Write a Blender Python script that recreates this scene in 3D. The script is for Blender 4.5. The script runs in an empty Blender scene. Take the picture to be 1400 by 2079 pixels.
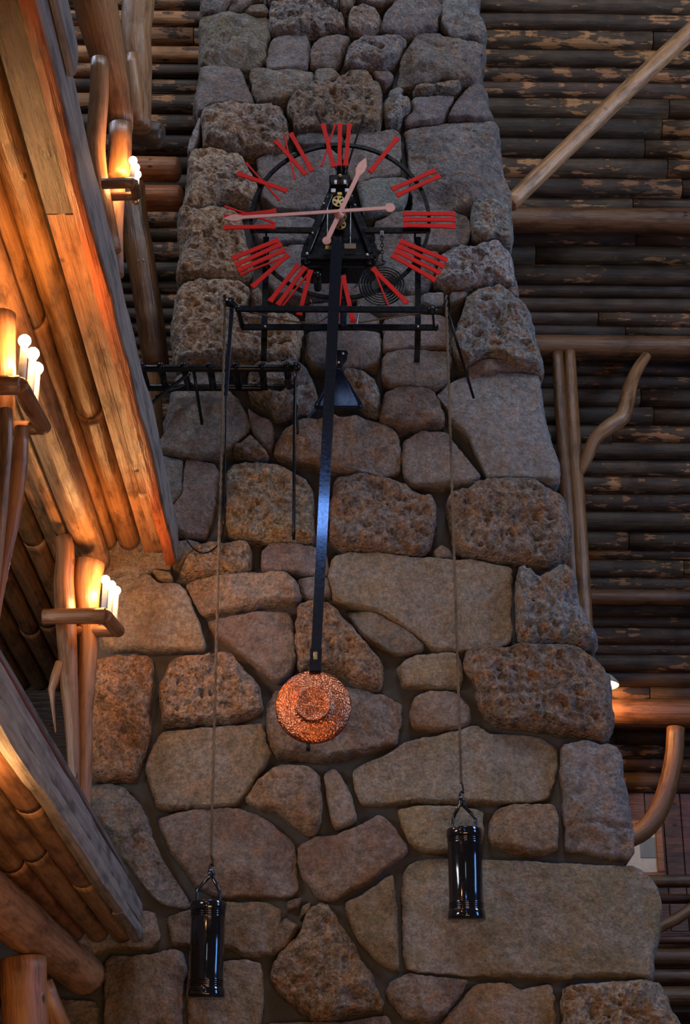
import bpy, math, random
import numpy as np
from mathutils import Vector, Matrix

# ------------------------------------------------------------------ camera, world, light, exposure
W_PX, H_PX, FOC = 1400.0, 2079.0, 3600.0
PITCH = math.radians(22.5)
CAM = Vector((0.0, 0.0, 1.6))
scene = bpy.context.scene
COL = scene.collection

cam_d = bpy.data.cameras.new('camera')
cam_d.sensor_fit = 'VERTICAL'
cam_d.sensor_height = 36.0
cam_d.lens = FOC / H_PX * 36.0
cam_o = bpy.data.objects.new('camera', cam_d)
COL.objects.link(cam_o)
cam_o.location = CAM
cam_o.rotation_euler = (math.pi / 2 + PITCH, 0, 0)
scene.camera = cam_o

world = bpy.data.worlds.new('world')
scene.world = world
world.use_nodes = True
bg = world.node_tree.nodes['Background']
bg.inputs[0].default_value = (0.55, 0.62, 0.80, 1)
bg.inputs[1].default_value = 0.010

def area_light(name, loc, target, sx, sy, power, color):
    d = bpy.data.lights.new(name, 'AREA')
    d.shape = 'RECTANGLE'; d.size = sx; d.size_y = sy
    d.energy = power; d.color = color
    o = bpy.data.objects.new(name, d)
    COL.objects.link(o)
    o.location = loc
    o.rotation_euler = (Vector(target) - Vector(loc)).to_track_quat('-Z', 'Y').to_euler()
    return o

# daylight of the lobby's gable and dormer windows, and the lamps of the lobby below
area_light('window_light_right', (8.5, 8.0, 10.5), (0.6, 11.6, 8.0), 2.0, 3.0, 300, (0.62, 0.74, 1.0))
area_light('window_light_left', (-6.0, 9.5, 15.0), (-1.0, 11.5, 9.0), 2.0, 3.0, 270, (0.66, 0.76, 1.0))
area_light('dormer_light', (1.2, 4.5, 16.5), (0.1, 11.2, 7.6), 3.0, 2.5, 400, (0.84, 0.89, 1.0))
area_light('gable_pane_light', (-0.45, -8.0, 13.45), (-0.2, 10.4, 5.9), 1.6, 0.62, 60, (0.16, 0.36, 1.0))
area_light('front_window_light', (0.2, -8.0, 7.2), (0.0, 10.5, 4.0), 1.2, 3.2, 45, (0.80, 0.90, 1.0))
area_light('side_window_light', (8.3, 7.2, 5.4), (0.3, 10.5, 3.4), 1.5, 2.8, 150, (0.14, 0.40, 1.0))
area_light('mezzanine_window_light', (-3.15, 8.2, 4.7), (-1.6, 9.6, 5.7), 1.4, 0.9, 60, (0.86, 0.92, 1.0))
area_light('lobby_lamp_light', (1.0, 3.0, 1.0), (0.4, 10.6, 4.0), 3.0, 2.0, 135, (1.0, 0.58, 0.30))

mezz = bpy.data.lights.new('mezzanine_lamp_light', 'POINT')
mezz.energy = 26; mezz.color = (1.0, 0.50, 0.18); mezz.shadow_soft_size = 0.08
mezz_o = bpy.data.objects.new('mezzanine_lamp_light', mezz); COL.objects.link(mezz_o); mezz_o.location = (-1.36, 6.3, 2.95)

scene.view_settings.view_transform = 'Standard'
scene.view_settings.look = 'None'
scene.view_settings.gamma = 1.0
scene.view_settings.use_curve_mapping = False
scene.view_settings.exposure = 0.0
scene.cycles.use_denoising = True
scene.cycles.max_bounces = 6
scene.cycles.sample_clamp_indirect = 4.0

# ------------------------------------------------------------------ pixel -> place
FWD = Vector((0, math.cos(PITCH), math.sin(PITCH)))
UPV = Vector((0, -math.sin(PITCH), math.cos(PITCH)))

def ray(px, py):
    return FWD + Vector((1, 0, 0)) * ((px - W_PX / 2) / FOC) + UPV * ((H_PX / 2 - py) / FOC)

def at_y(px, py, y):                       # the place seen at a pixel, y metres away from the camera
    d = ray(px, py)
    return CAM + d * ((y - CAM.y) / d.y)

def at_z(px, py, z):
    d = ray(px, py)
    return CAM + d * ((z - CAM.z) / d.z)

def px_m(py, y):                           # metres per pixel at that place
    d = ray(700, py)
    return (y / d.y) / FOC

# front face of the chimney: leans back as it rises
WY0, WZ0, WS = 10.75, 3.2, 0.10
_n = math.hypot(1, WS)
EV = Vector((0, WS / _n, 1 / _n)); EN = Vector((0, -1 / _n, WS / _n)); WO = Vector((0, WY0, WZ0))

def at_wall(px, py, off=0.0):
    d = ray(px, py)
    t = ((WO + EN * off) - CAM).dot(EN) / d.dot(EN)
    return CAM + d * t

def wall_y(z):
    return WY0 + WS * (z - WZ0)

# ------------------------------------------------------------------ noise
def _hash(ix, iy, iz, seed):
    h = (ix.astype(np.uint32) * np.uint32(73856093)) ^ (iy.astype(np.uint32) * np.uint32(19349663)) ^ \
        (iz.astype(np.uint32) * np.uint32(83492791)) ^ np.uint32((seed * 2654435761) & 0xffffffff)
    h ^= h >> np.uint32(13); h *= np.uint32(0x5bd1e995); h ^= h >> np.uint32(15)
    h *= np.uint32(0x27d4eb2d); h ^= h >> np.uint32(13)
    return (h & np.uint32(0xffff)).astype(np.float64) / 32767.5 - 1.0

def vnoise(p, seed=0):
    f = np.floor(p); i = f.astype(np.int64) + 100000; t = p - f
    t = t * t * t * (t * (t * 6 - 15) + 10)
    x, y, z = t[:, 0], t[:, 1], t[:, 2]
    def c(a, b, d): return _hash(i[:, 0] + a, i[:, 1] + b, i[:, 2] + d, seed)
    x00 = c(0, 0, 0) * (1 - x) + c(1, 0, 0) * x; x10 = c(0, 1, 0) * (1 - x) + c(1, 1, 0) * x
    x01 = c(0, 0, 1) * (1 - x) + c(1, 0, 1) * x; x11 = c(0, 1, 1) * (1 - x) + c(1, 1, 1) * x
    y0 = x00 * (1 - y) + x10 * y; y1 = x01 * (1 - y) + x11 * y
    return y0 * (1 - z) + y1 * z

def fbm(p, freq, octs, seed, ridged=False):
    out = np.zeros(len(p)); a = 1.0; tot = 0
    for k in range(octs):
        n = vnoise(p * freq, seed + k * 17)
        if ridged: n = 1 - 2 * np.abs(n)
        out += a * n; tot += a; a *= 0.5; freq *= 2.03
    return out / tot

# ------------------------------------------------------------------ mesh and object helpers
def mesh_from(name, verts, faces, smooth=True, uvs=None):
    me = bpy.data.meshes.new(name)
    me.from_pydata([tuple(v) for v in verts], [], faces)
    if smooth:
        me.polygons.foreach_set('use_smooth', [True] * len(me.polygons))
    if uvs is not None:
        lay = me.uv_layers.new(name='UVMap')
        idx = np.zeros(len(me.loops), dtype=np.int32)
        me.loops.foreach_get('vertex_index', idx)
        lay.data.foreach_set('uv', np.asarray(uvs, dtype=np.float32)[idx].ravel())
    me.update()
    return me

def obj(name, me, mat, parent=None, color=(1, 1, 1, 1)):
    o = bpy.data.objects.new(name, me)
    COL.objects.link(o)
    if mat is not None and me is not None: me.materials.append(mat)
    if parent is not None: o.parent = parent
    o.color = color
    return o

def tag(o, label=None, cat=None, group=None, kind=None):
    if label: o['label'] = label
    if cat: o['category'] = cat
    if group: o['group'] = group
    if kind: o['kind'] = kind
    return o

def thing(name, label, cat, group=None):
    o = bpy.data.objects.new(name, None)
    o.empty_display_size = 0.1
    COL.objects.link(o)
    return tag(o, label, cat, group)

def catmull(pts, rad, n):
    P = np.array([list(p) for p in pts], float); R = np.array(rad, float)
    if len(P) == 2:
        t = np.linspace(0, 1, n)[:, None]
        return P[0] * (1 - t) + P[1] * t, R[0] * (1 - t[:, 0]) + R[1] * t[:, 0]
    seg = np.linalg.norm(np.diff(P, axis=0), axis=1); s = np.concatenate([[0], np.cumsum(seg)])
    u = np.linspace(0, s[-1], n)
    k = np.clip(np.searchsorted(s, u, side='right') - 1, 0, len(P) - 2)
    t = ((u - s[k]) / seg[k])[:, None]
    Pe = np.vstack([2 * P[0] - P[1], P, 2 * P[-1] - P[-2]])
    a, b, c, d = Pe[k], Pe[k + 1], Pe[k + 2], Pe[k + 3]
    Q = 0.5 * (2 * b + (c - a) * t + (2 * a - 5 * b + 4 * c - d) * t ** 2 + (3 * b - a - 3 * c + d) * t ** 3)
    return Q, np.interp(u, s, R)

def tube_data(pts, rad, segs=12, n=None, rough=0.0, seed=0, round_end=0.0, flat=None):
    """a swept round body; rough = uneven log surface; uv = metres along, metres around"""
    if not isinstance(rad, (list, tuple)): rad = [rad] * len(pts)
    L = sum((Vector(pts[i + 1]) - Vector(pts[i])).length for i in range(len(pts) - 1))
    if n is None: n = 2 if (len(pts) == 2 and rough == 0) else max(4, min(60, int(L / 0.07)))
    Q, R = catmull(pts, rad, n)
    T = np.gradient(Q, axis=0); T /= np.linalg.norm(T, axis=1)[:, None]
    ref = np.array([0, 0, 1.0]) if abs(T[0, 2]) < 0.9 else np.array([1.0, 0, 0])
    A = np.zeros_like(Q); B = np.zeros_like(Q)
    a = np.cross(T[0], ref); a /= np.linalg.norm(a)
    for k in range(n):
        a = a - T[k] * a.dot(T[k]); a /= np.linalg.norm(a)
        A[k] = a; B[k] = np.cross(T[k], a)
    s = np.concatenate([[0], np.cumsum(np.linalg.norm(np.diff(Q, axis=0), axis=1))])
    rings = [(Q[k], R[k], A[k], B[k], s[k]) for k in range(n)]
    if round_end > 0:
        for sg, k in ((-1, 0), (1, n - 1)):
            extra = [(Q[k] + sg * T[k] * R[k] * round_end * math.sin(w), R[k] * math.cos(w), A[k], B[k], s[k] + sg * R[k] * round_end)
                     for w in (0.5, 0.95, 1.3)]
            rings = (extra[::-1] + rings) if sg < 0 else (rings + extra)
    m = len(rings)
    ang = np.linspace(0, 2 * math.pi, segs, endpoint=False)
    V = np.zeros((m, segs, 3)); UV = np.zeros((m, segs, 2))
    for k, (q, r, a, b, sv) in enumerate(rings):
        V[k] = q + r * (np.cos(ang)[:, None] * a + np.sin(ang)[:, None] * b)
        UV[k, :, 0] = sv; UV[k, :, 1] = np.abs(ang / math.pi - 1) * math.pi * max(R.mean(), .01)
    V = V.reshape(-1, 3)
    if rough > 0:
        C = np.repeat(np.array([r[0] for r in rings]), segs, axis=0)
        D = V - C
        nz = fbm(V + seed * 7.1, 2.2, 2, seed) * 1.0 + fbm(V + seed * 3.3, 11.0, 2, seed + 5) * 0.45
        V = C + D * (1 + rough * nz)[:, None]
    F = []
    for k in range(m - 1):
        for j in range(segs):
            j2 = (j + 1) % segs
            F.append((k * segs + j, k * segs + j2, (k + 1) * segs + j2, (k + 1) * segs + j))
    F.append(tuple(range(segs))[::-1]); F.append(tuple((m - 1) * segs + j for j in range(segs)))
    return V, F, UV.reshape(-1, 2)

def log(name, pts, rad, mat, parent=None, color=(1, 1, 1, 1), segs=16, rough=0.06, seed=None, round_end=0.12, n=None):
    global _seed
    if seed is None: _seed += 1; seed = _seed
    V, F, UV = tube_data(pts, rad, segs, n, rough, seed, round_end)
    UV = UV + np.array([seed * 3.7, seed * 1.3])
    return obj(name, mesh_from(name, V, F, True, UV), mat, parent, color)
_seed = 100

def tube(name, pts, rad, mat, parent=None, segs=10, n=None, color=(1, 1, 1, 1), round_end=0.0):
    V, F, UV = tube_data(pts, rad, segs, n, 0, 0, round_end)
    return obj(name, mesh_from(name, V, F, True, UV), mat, parent, color)

def join(parts):
    V = []; F = []; U = []
    for v, f, *u in parts:
        o = len(V); V += [tuple(x) for x in v]; F += [tuple(i + o for i in g) for g in f]
        U += [tuple(x) for x in u[0]] if u else [(x[0], x[2]) for x in v]
    return V, F, U

def box_data(c, ax, ay, az):
    """box from centre and three half-axis vectors, with chamfered edges"""
    c = Vector(c); ax, ay, az = Vector(ax), Vector(ay), Vector(az)
    m = min(ax.length, ay.length, az.length) * 0.25
    X, Y, Z = ax.normalized(), ay.normalized(), az.normalized()
    V = []; F = []
    def v(sx, sy, sz, k):
        h = [ax.length, ay.length, az.length]
        for i in range(3):
            if i != k: h[i] -= m
        return c + X * h[0] * sx + Y * h[1] * sy + Z * h[2] * sz
    idx = {}
    for sx in (-1, 1):
        for sy in (-1, 1):
            for sz in (-1, 1):
                for k in range(3):
                    idx[sx, sy, sz, k] = len(V); V.append(v(sx, sy, sz, k))
    S = ((-1, -1), (1, -1), (1, 1), (-1, 1))
    for s in (-1, 1):
        F.append(tuple(idx[s, a, b, 0] for a, b in S)); F.append(tuple(idx[a, s, b, 1] for a, b in S)); F.append(tuple(idx[a, b, s, 2] for a, b in S))
        for t in (-1, 1):
            F.append((idx[s, t, -1, 0], idx[s, t, 1, 0], idx[s, t, 1, 1], idx[s, t, -1, 1]))
            F.append((idx[s, -1, t, 0], idx[s, 1, t, 0], idx[s, 1, t, 2], idx[s, -1, t, 2]))
            F.append((idx[-1, s, t, 1], idx[1, s, t, 1], idx[1, s, t, 2], idx[-1, s, t, 2]))
            for u in (-1, 1): F.append(tuple(idx[s, t, u, k] for k in range(3)))
    return V, F

def fix(me):
    import bmesh
    b = bmesh.new(); b.from_mesh(me); bmesh.ops.recalc_face_normals(b, faces=b.faces); b.to_mesh(me); b.free()
    return me

def box(name, lo, hi, mat, parent=None, color=(1, 1, 1, 1)):
    lo, hi = Vector(lo), Vector(hi); h = (hi - lo) / 2
    V, F = box_data((lo + hi) / 2, (h.x, 0, 0), (0, h.y, 0), (0, 0, h.z))
    return obj(name, fix(mesh_from(name, V, F, False, [(v.x + v.y, v.z) for v in V])), mat, parent, color)

def bar_data(p0, p1, w, t, nrm=(0, -1, 0)):
    p0, p1 = Vector(p0), Vector(p1); a = p1 - p0; d = a.normalized()
    nn = Vector(nrm); nn = (nn - d * nn.dot(d)).normalized(); s = d.cross(nn)
    return box_data((p0 + p1) / 2, a / 2, s * w / 2, nn * t / 2)

def bar(name, p0, p1, w, t, mat, parent=None, nrm=(0, -1, 0)):
    V, F = bar_data(p0, p1, w, t, nrm)
    return obj(name, fix(mesh_from(name, V, F, False)), mat, parent)

def plate_data(pts, y0, y1):
    """outline in x,z (world points), solid between y0 and y1"""
    n = len(pts); V = [(p[0], y0, p[2]) for p in pts] + [(p[0], y1, p[2]) for p in pts]
    F = [tuple(range(n)), tuple(range(2 * n - 1, n - 1, -1))] + [(i, i + n, (i + 1) % n + n, (i + 1) % n) for i in range(n)]
    return V, F

def plate(name, pts, y0, y1, mat, parent=None):
    V, F = plate_data(pts, y0, y1)
    return obj(name, fix(mesh_from(name, V, F, False)), mat, parent)

def disc_pts(c, r, n=24, a0=0):
    return [(c[0] + r * math.cos(a0 + 2 * math.pi * k / n), c[1], c[2] + r * math.sin(a0 + 2 * math.pi * k / n)) for k in range(n)]

def lathe_data(c, prof, axis='Z', n=28):
    """prof: (radius, height) pairs; axis Z up or Y towards the viewer (-y)"""
    V = []; F = []
    for r, h in prof:
        for k in range(n):
            a = 2 * math.pi * k / n
            V.append((c[0] + r * math.cos(a), c[1] + r * math.sin(a), c[2] + h) if axis == 'Z'
                     else (c[0] + r * math.cos(a), c[1] - h, c[2] + r * math.sin(a)))
    for i in range(len(prof) - 1):
        for k in range(n):
            k2 = (k + 1) % n
            F.append((i * n + k, i * n + k2, (i + 1) * n + k2, (i + 1) * n + k))
    F.append(tuple(range(n))); F.append(tuple((len(prof) - 1) * n + k for k in range(n)))
    return V, F

def lathe(name, c, prof, mat, parent=None, axis='Z', n=28, smooth=True):
    V, F = lathe_data(c, prof, axis, n)
    me = fix(mesh_from(name, V, F, smooth))
    return obj(name, me, mat, parent)

# ------------------------------------------------------------------ materials
def new_mat(name):
    m = bpy.data.materials.new(name); m.use_nodes = True
    nt = m.node_tree; b = nt.nodes['Principled BSDF']
    return m, nt, b

def N(nt, kind, **kw):
    n = nt.nodes.new(kind)
    for k, v in kw.items():
        if k.startswith('i_'):
            n.inputs[int(k[2:]) if k[2:].isdigit() else k[2:]].default_value = v
        else: setattr(n, k, v)
    return n

def noise_node(nt, vec, scale, detail=4, rough=0.6):
    n = N(nt, 'ShaderNodeTexNoise'); n.inputs['Scale'].default_value = scale
    n.inputs['Detail'].default_value = detail; n.inputs['Roughness'].default_value = rough
    nt.links.new(vec, n.inputs['Vector']); return n.outputs[0]

def ramp(nt, fac, stops):
    r = N(nt, 'ShaderNodeValToRGB'); cr = r.color_ramp
    while len(cr.elements) < len(stops): cr.elements.new(0.5)
    for e, (p, c) in zip(cr.elements, stops):
        e.position = p; e.color = (c, c, c, 1) if isinstance(c, (int, float)) else (*c, 1)
    nt.links.new(fac, r.inputs[0]); return r.outputs[0]

def mixc(nt, fac, a, b, mode='MIX'):
    m = N(nt, 'ShaderNodeMix', data_type='RGBA', blend_type=mode)
    for s, v in ((0, fac), (6, a), (7, b)):
        if isinstance(v, bpy.types.NodeSocket): nt.links.new(v, m.inputs[s])
        else: m.inputs[s].default_value = v if s == 0 else ((*v, 1) if len(v) == 3 else v)
    return m.outputs[2]

def math_n(nt, op, a, b=0.0):
    m = N(nt, 'ShaderNodeMath', operation=op)
    for i, v in enumerate((a, b)):
        if isinstance(v, bpy.types.NodeSocket): nt.links.new(v, m.inputs[i])
        else: m.inputs[i].default_value = v
    return m.outputs[0]

def bump(nt, b, height, strength, dist):
    n = N(nt, 'ShaderNodeBump'); n.inputs['Distance'].default_value = dist
    if isinstance(strength, bpy.types.NodeSocket): nt.links.new(strength, n.inputs['Strength'])
    else: n.inputs['Strength'].default_value = strength
    nt.links.new(height, n.inputs['Height']); nt.links.new(n.outputs[0], b.inputs['Normal'])

def stone_material():
    m, nt, b = new_mat('rough_stone')
    pos = N(nt, 'ShaderNodeNewGeometry').outputs['Position']
    oi = N(nt, 'ShaderNodeObjectInfo')
    big = noise_node(nt, pos, 3.2, 5, 0.6); mid = noise_node(nt, pos, 11, 6, 0.65); fine = noise_node(nt, pos, 55, 4, 0.7)
    c = mixc(nt, ramp(nt, big, [(0.42, 0.0), (0.60, 0.55)]), oi.outputs['Color'], (0.33, 0.30, 0.28))      # grey bloom
    c = mixc(nt, math_n(nt, 'MULTIPLY', ramp(nt, mid, [(0.51, 0.0), (0.60, 1.0)]), math_n(nt, 'ADD', math_n(nt, 'MULTIPLY', oi.outputs['Alpha'], 0.55), 0.25)), c, (0.33, 0.165, 0.07))                    # rust
    c = mixc(nt, math_n(nt, 'MULTIPLY', ramp(nt, mid, [(0.40, 1.0), (0.475, 0.0)]), math_n(nt, 'ADD', math_n(nt, 'MULTIPLY', oi.outputs['Alpha'], 0.42), 0.14)), c, (0.075, 0.058, 0.046))                    # dark crust
    por = oi.outputs['Alpha']
    amt = math_n(nt, 'ADD', math_n(nt, 'MULTIPLY', por, 0.26), 0.36)
    c = mixc(nt, amt, c, ramp(nt, fine, [(0.36, 0.22), (0.64, 1.6)]), 'MULTIPLY')
    md2 = noise_node(nt, pos, 23, 4, 0.6)
    c = mixc(nt, amt, c, ramp(nt, md2, [(0.38, 0.45), (0.62, 1.45)]), 'MULTIPLY')
    spk = noise_node(nt, pos, 120, 2, 0.6)
    c = mixc(nt, ramp(nt, spk, [(0.66, 0.0), (0.74, 0.7)]), c, (0.50, 0.44, 0.36))
    nt.links.new(c, b.inputs['Base Color'])
    b.inputs['Roughness'].default_value = 0.72
    b.inputs['Specular IOR Level'].default_value = 0.35
    v = N(nt, 'ShaderNodeTexVoronoi'); v.inputs['Scale'].default_value = 26; nt.links.new(pos, v.inputs['Vector'])
    pits = ramp(nt, v.outputs['Distance'], [(0.10, 0.0), (0.42, 1.0)])
    pits = mixc(nt, oi.outputs['Alpha'], (1, 1, 1), pits)
    h = math_n(nt, 'ADD', math_n(nt, 'MULTIPLY', fine, 0.55), math_n(nt, 'MULTIPLY', mid, 0.9))
    h = math_n(nt, 'ADD', h, math_n(nt, 'MULTIPLY', pits, 0.5))
    bump(nt, b, h, 1.0, 0.05)
    return m

def mortar_material():
    m, nt, b = new_mat('mortar')
    pos = N(nt, 'ShaderNodeNewGeometry').outputs['Position']
    a = noise_node(nt, pos, 9, 5, 0.6); f = noise_node(nt, pos, 80, 3, 0.6)
    c = mixc(nt, a, (0.030, 0.029, 0.028), (0.085, 0.083, 0.08))
    nt.links.new(c, b.inputs['Base Color']); b.inputs['Roughness'].default_value = 0.9
    bump(nt, b, math_n(nt, 'ADD', a, math_n(nt, 'MULTIPLY', f, 0.4)), 0.7, 0.02)
    return m

def wood_material(name, dark, light, knots=True, rough=0.45, bark=None, grey=0.0):
    """peeled or bark-stained log; object colour tints it; uv runs along the log"""
    m, nt, b = new_mat(name)
    uv = N(nt, 'ShaderNodeUVMap').outputs[0]; oi = N(nt, 'ShaderNodeObjectInfo')
    mp = N(nt, 'ShaderNodeMapping'); mp.inputs['Scale'].default_value = (1.3, 26, 1); nt.links.new(uv, mp.inputs[0])
    mp2 = N(nt, 'ShaderNodeMapping'); mp2.inputs['Scale'].default_value = (2.0, 7, 1); nt.links.new(uv, mp2.inputs[0])
    grain = noise_node(nt, mp.outputs[0], 1.6, 6, 0.65); blot = noise_node(nt, mp2.outputs[0], 1.4, 4, 0.6)
    c = mixc(nt, ramp(nt, grain, [(0.3, 0.0), (0.7, 1.0)]), dark, light)
    c = mixc(nt, ramp(nt, blot, [(0.34, 0.75), (0.52, 0.0)]), c, tuple(x * 0.35 for x in dark))
    h = math_n(nt, 'ADD', math_n(nt, 'MULTIPLY', grain, 0.7), math_n(nt, 'MULTIPLY', blot, 0.3))
    if bark:
        mp3 = N(nt, 'ShaderNodeMapping'); mp3.inputs['Scale'].default_value = (1.0, 3.6, 1); nt.links.new(uv, mp3.inputs[0])
        pn = noise_node(nt, mp3.outputs[0], 4.2, 7, 0.62)
        area = noise_node(nt, mp2.outputs[0], 0.55, 3, 0.5)
        pn = math_n(nt, 'ADD', math_n(nt, 'MULTIPLY', pn, 0.7), math_n(nt, 'MULTIPLY', area, 0.45))
        k = ramp(nt, math_n(nt, 'ADD', pn, math_n(nt, 'MULTIPLY', math_n(nt, 'SUBTRACT', oi.outputs['Alpha'], 0.5), 0.16)), [(0.640, 0.0), (0.665, 1.0)])
        bk = mixc(nt, ramp(nt, grain, [(0.3, 0), (0.72, 1)]), bark[0], bark[1])
        bk = mixc(nt, ramp(nt, blot, [(0.40, 0.8), (0.6, 0.0)]), bk, tuple(x * 0.5 for x in bark[0]))
        c = mixc(nt, k, bk, c)
        h = math_n(nt, 'SUBTRACT', h, math_n(nt, 'MULTIPLY', k, 0.5))
    if knots:
        v = N(nt, 'ShaderNodeTexVoronoi'); v.inputs['Scale'].default_value = 2.6
        mp4 = N(nt, 'ShaderNodeMapping'); mp4.inputs['Scale'].default_value = (1.0, 1.7, 1); nt.links.new(uv, mp4.inputs[0])
        nt.links.new(mp4.outputs[0], v.inputs['Vector'])
        kn = ramp(nt, v.outputs['Distance'], [(0.03, 0.9), (0.085, 0.0)])
        c = mixc(nt, kn, c, tuple(x * 0.18 for x in dark))
        h = math_n(nt, 'ADD', h, math_n(nt, 'MULTIPLY', kn, 0.5))
    c = mixc(nt, 1.0, c, oi.outputs['Color'], 'MULTIPLY')
    nt.links.new(c, b.inputs['Base Color'])
    b.inputs['Roughness'].default_value = rough
    bump(nt, b, h, 0.55, 0.02)
    return m

def metal_material(name, col, rough, metallic=1.0, bmp=0.0, scale=30, coat=0.0):
    m, nt, b = new_mat(name)
    pos = N(nt, 'ShaderNodeNewGeometry').outputs['Position']
    n = noise_node(nt, pos, scale, 4, 0.6)
    c = mixc(nt, n, tuple(x * 0.75 for x in col), tuple(min(1, x * 1.25) for x in col))
    nt.links.new(c, b.inputs['Base Color'])
    b.inputs['Metallic'].default_value = metallic
    b.inputs['Coat Weight'].default_value = coat; b.inputs['Coat Roughness'].default_value = 0.05
    r = ramp(nt, n, [(0.3, max(0.02, rough - 0.06)), (0.7, rough + 0.06)]); nt.links.new(r, b.inputs['Roughness'])
    if bmp > 0: bump(nt, b, n, bmp, 0.004)
    return m

def glow_material(name, col, strength):
    m, nt, b = new_mat(name)
    b.inputs['Base Color'].default_value = (*col, 1)
    b.inputs['Emission Color'].default_value = (*col, 1); b.inputs['Emission Strength'].default_value = strength
    return m

def copper_material():
    m, nt, b = new_mat('hammered_copper')
    pos = N(nt, 'ShaderNodeNewGeometry').outputs['Position']
    v = N(nt, 'ShaderNodeTexVoronoi'); v.inputs['Scale'].default_value = 75; nt.links.new(pos, v.inputs['Vector'])
    n = noise_node(nt, pos, 28, 4, 0.6)
    c = mixc(nt, n, (0.34, 0.075, 0.035), (0.78, 0.29, 0.14)); nt.links.new(c, b.inputs['Base Color'])
    b.inputs['Metallic'].default_value = 1.0; b.inputs['Roughness'].default_value = 0.33
    bump(nt, b, math_n(nt, 'ADD', math_n(nt, 'MULTIPLY', v.outputs['Distance'], 0.6), n), 0.6, 0.010)
    return m

M_STONE = stone_material(); M_MORTAR = mortar_material()
M_LOG = wood_material('peeled_log', (0.22, 0.115, 0.055), (0.46, 0.27, 0.14), True, 0.25)
M_ROOF = wood_material('bark_stained_log', (0.36, 0.16, 0.06), (0.55, 0.28, 0.12), True, 0.60,
                       bark=((0.058, 0.034, 0.019), (0.150, 0.095, 0.054)))
M_GREY = wood_material('weathered_slab', (0.17, 0.14, 0.12), (0.36, 0.31, 0.27), False, 0.7)
M_BLACK = metal_material('black_enamel', (0.006, 0.006, 0.007), 0.28, 0.0, 0.1, 40, 0.0)
M_BLACK.node_tree.nodes['Principled BSDF'].inputs['Specular IOR Level'].default_value = 0.3
M_PEND = metal_material('painted_steel_bar', (0.016, 0.019, 0.026), 0.09, 0.0, 0.03, 60, 0.6)
M_RED = metal_material('red_paint', (0.68, 0.022, 0.016), 0.6, 0.0, 0.05, 40)
M_RED.node_tree.nodes['Principled BSDF'].inputs['Specular IOR Level'].default_value = 0.15
M_HAND = metal_material('copper_hand', (0.66, 0.33, 0.27), 0.45, 0.25, 0.05, 40)
M_BLADE = metal_material('black_metal_blue_sheen', (0.008, 0.011, 0.020), 0.26, 0.0, 0.05, 40)
_b = M_BLADE.node_tree.nodes['Principled BSDF']; _b.inputs['Specular IOR Level'].default_value = 0.14; _b.inputs['Specular Tint'].default_value = (0.25, 0.45, 1.0, 1)  # blue of the reflected window light put into the specular tint
M_BRASS = metal_material('brass', (0.55, 0.40, 0.16), 0.35, 0.9)
M_STEEL = metal_material('steel_bolt', (0.62, 0.62, 0.62), 0.3, 0.9)
M_COPPER = copper_material()
M_ROPE = wood_material('hemp_cord', (0.07, 0.05, 0.03), (0.22, 0.16, 0.10), False, 0.9)
M_BULB = glow_material('lit_bulb', (1.0, 0.46, 0.15), 310.0)
M_CANDLE = metal_material('white_candle_tube', (0.72, 0.70, 0.66), 0.4, 0.0)
M_GLOSS = metal_material('gloss_black_enamel', (0.010, 0.010, 0.012), 0.10, 0.0, 0.05, 30, 0.6)

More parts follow.
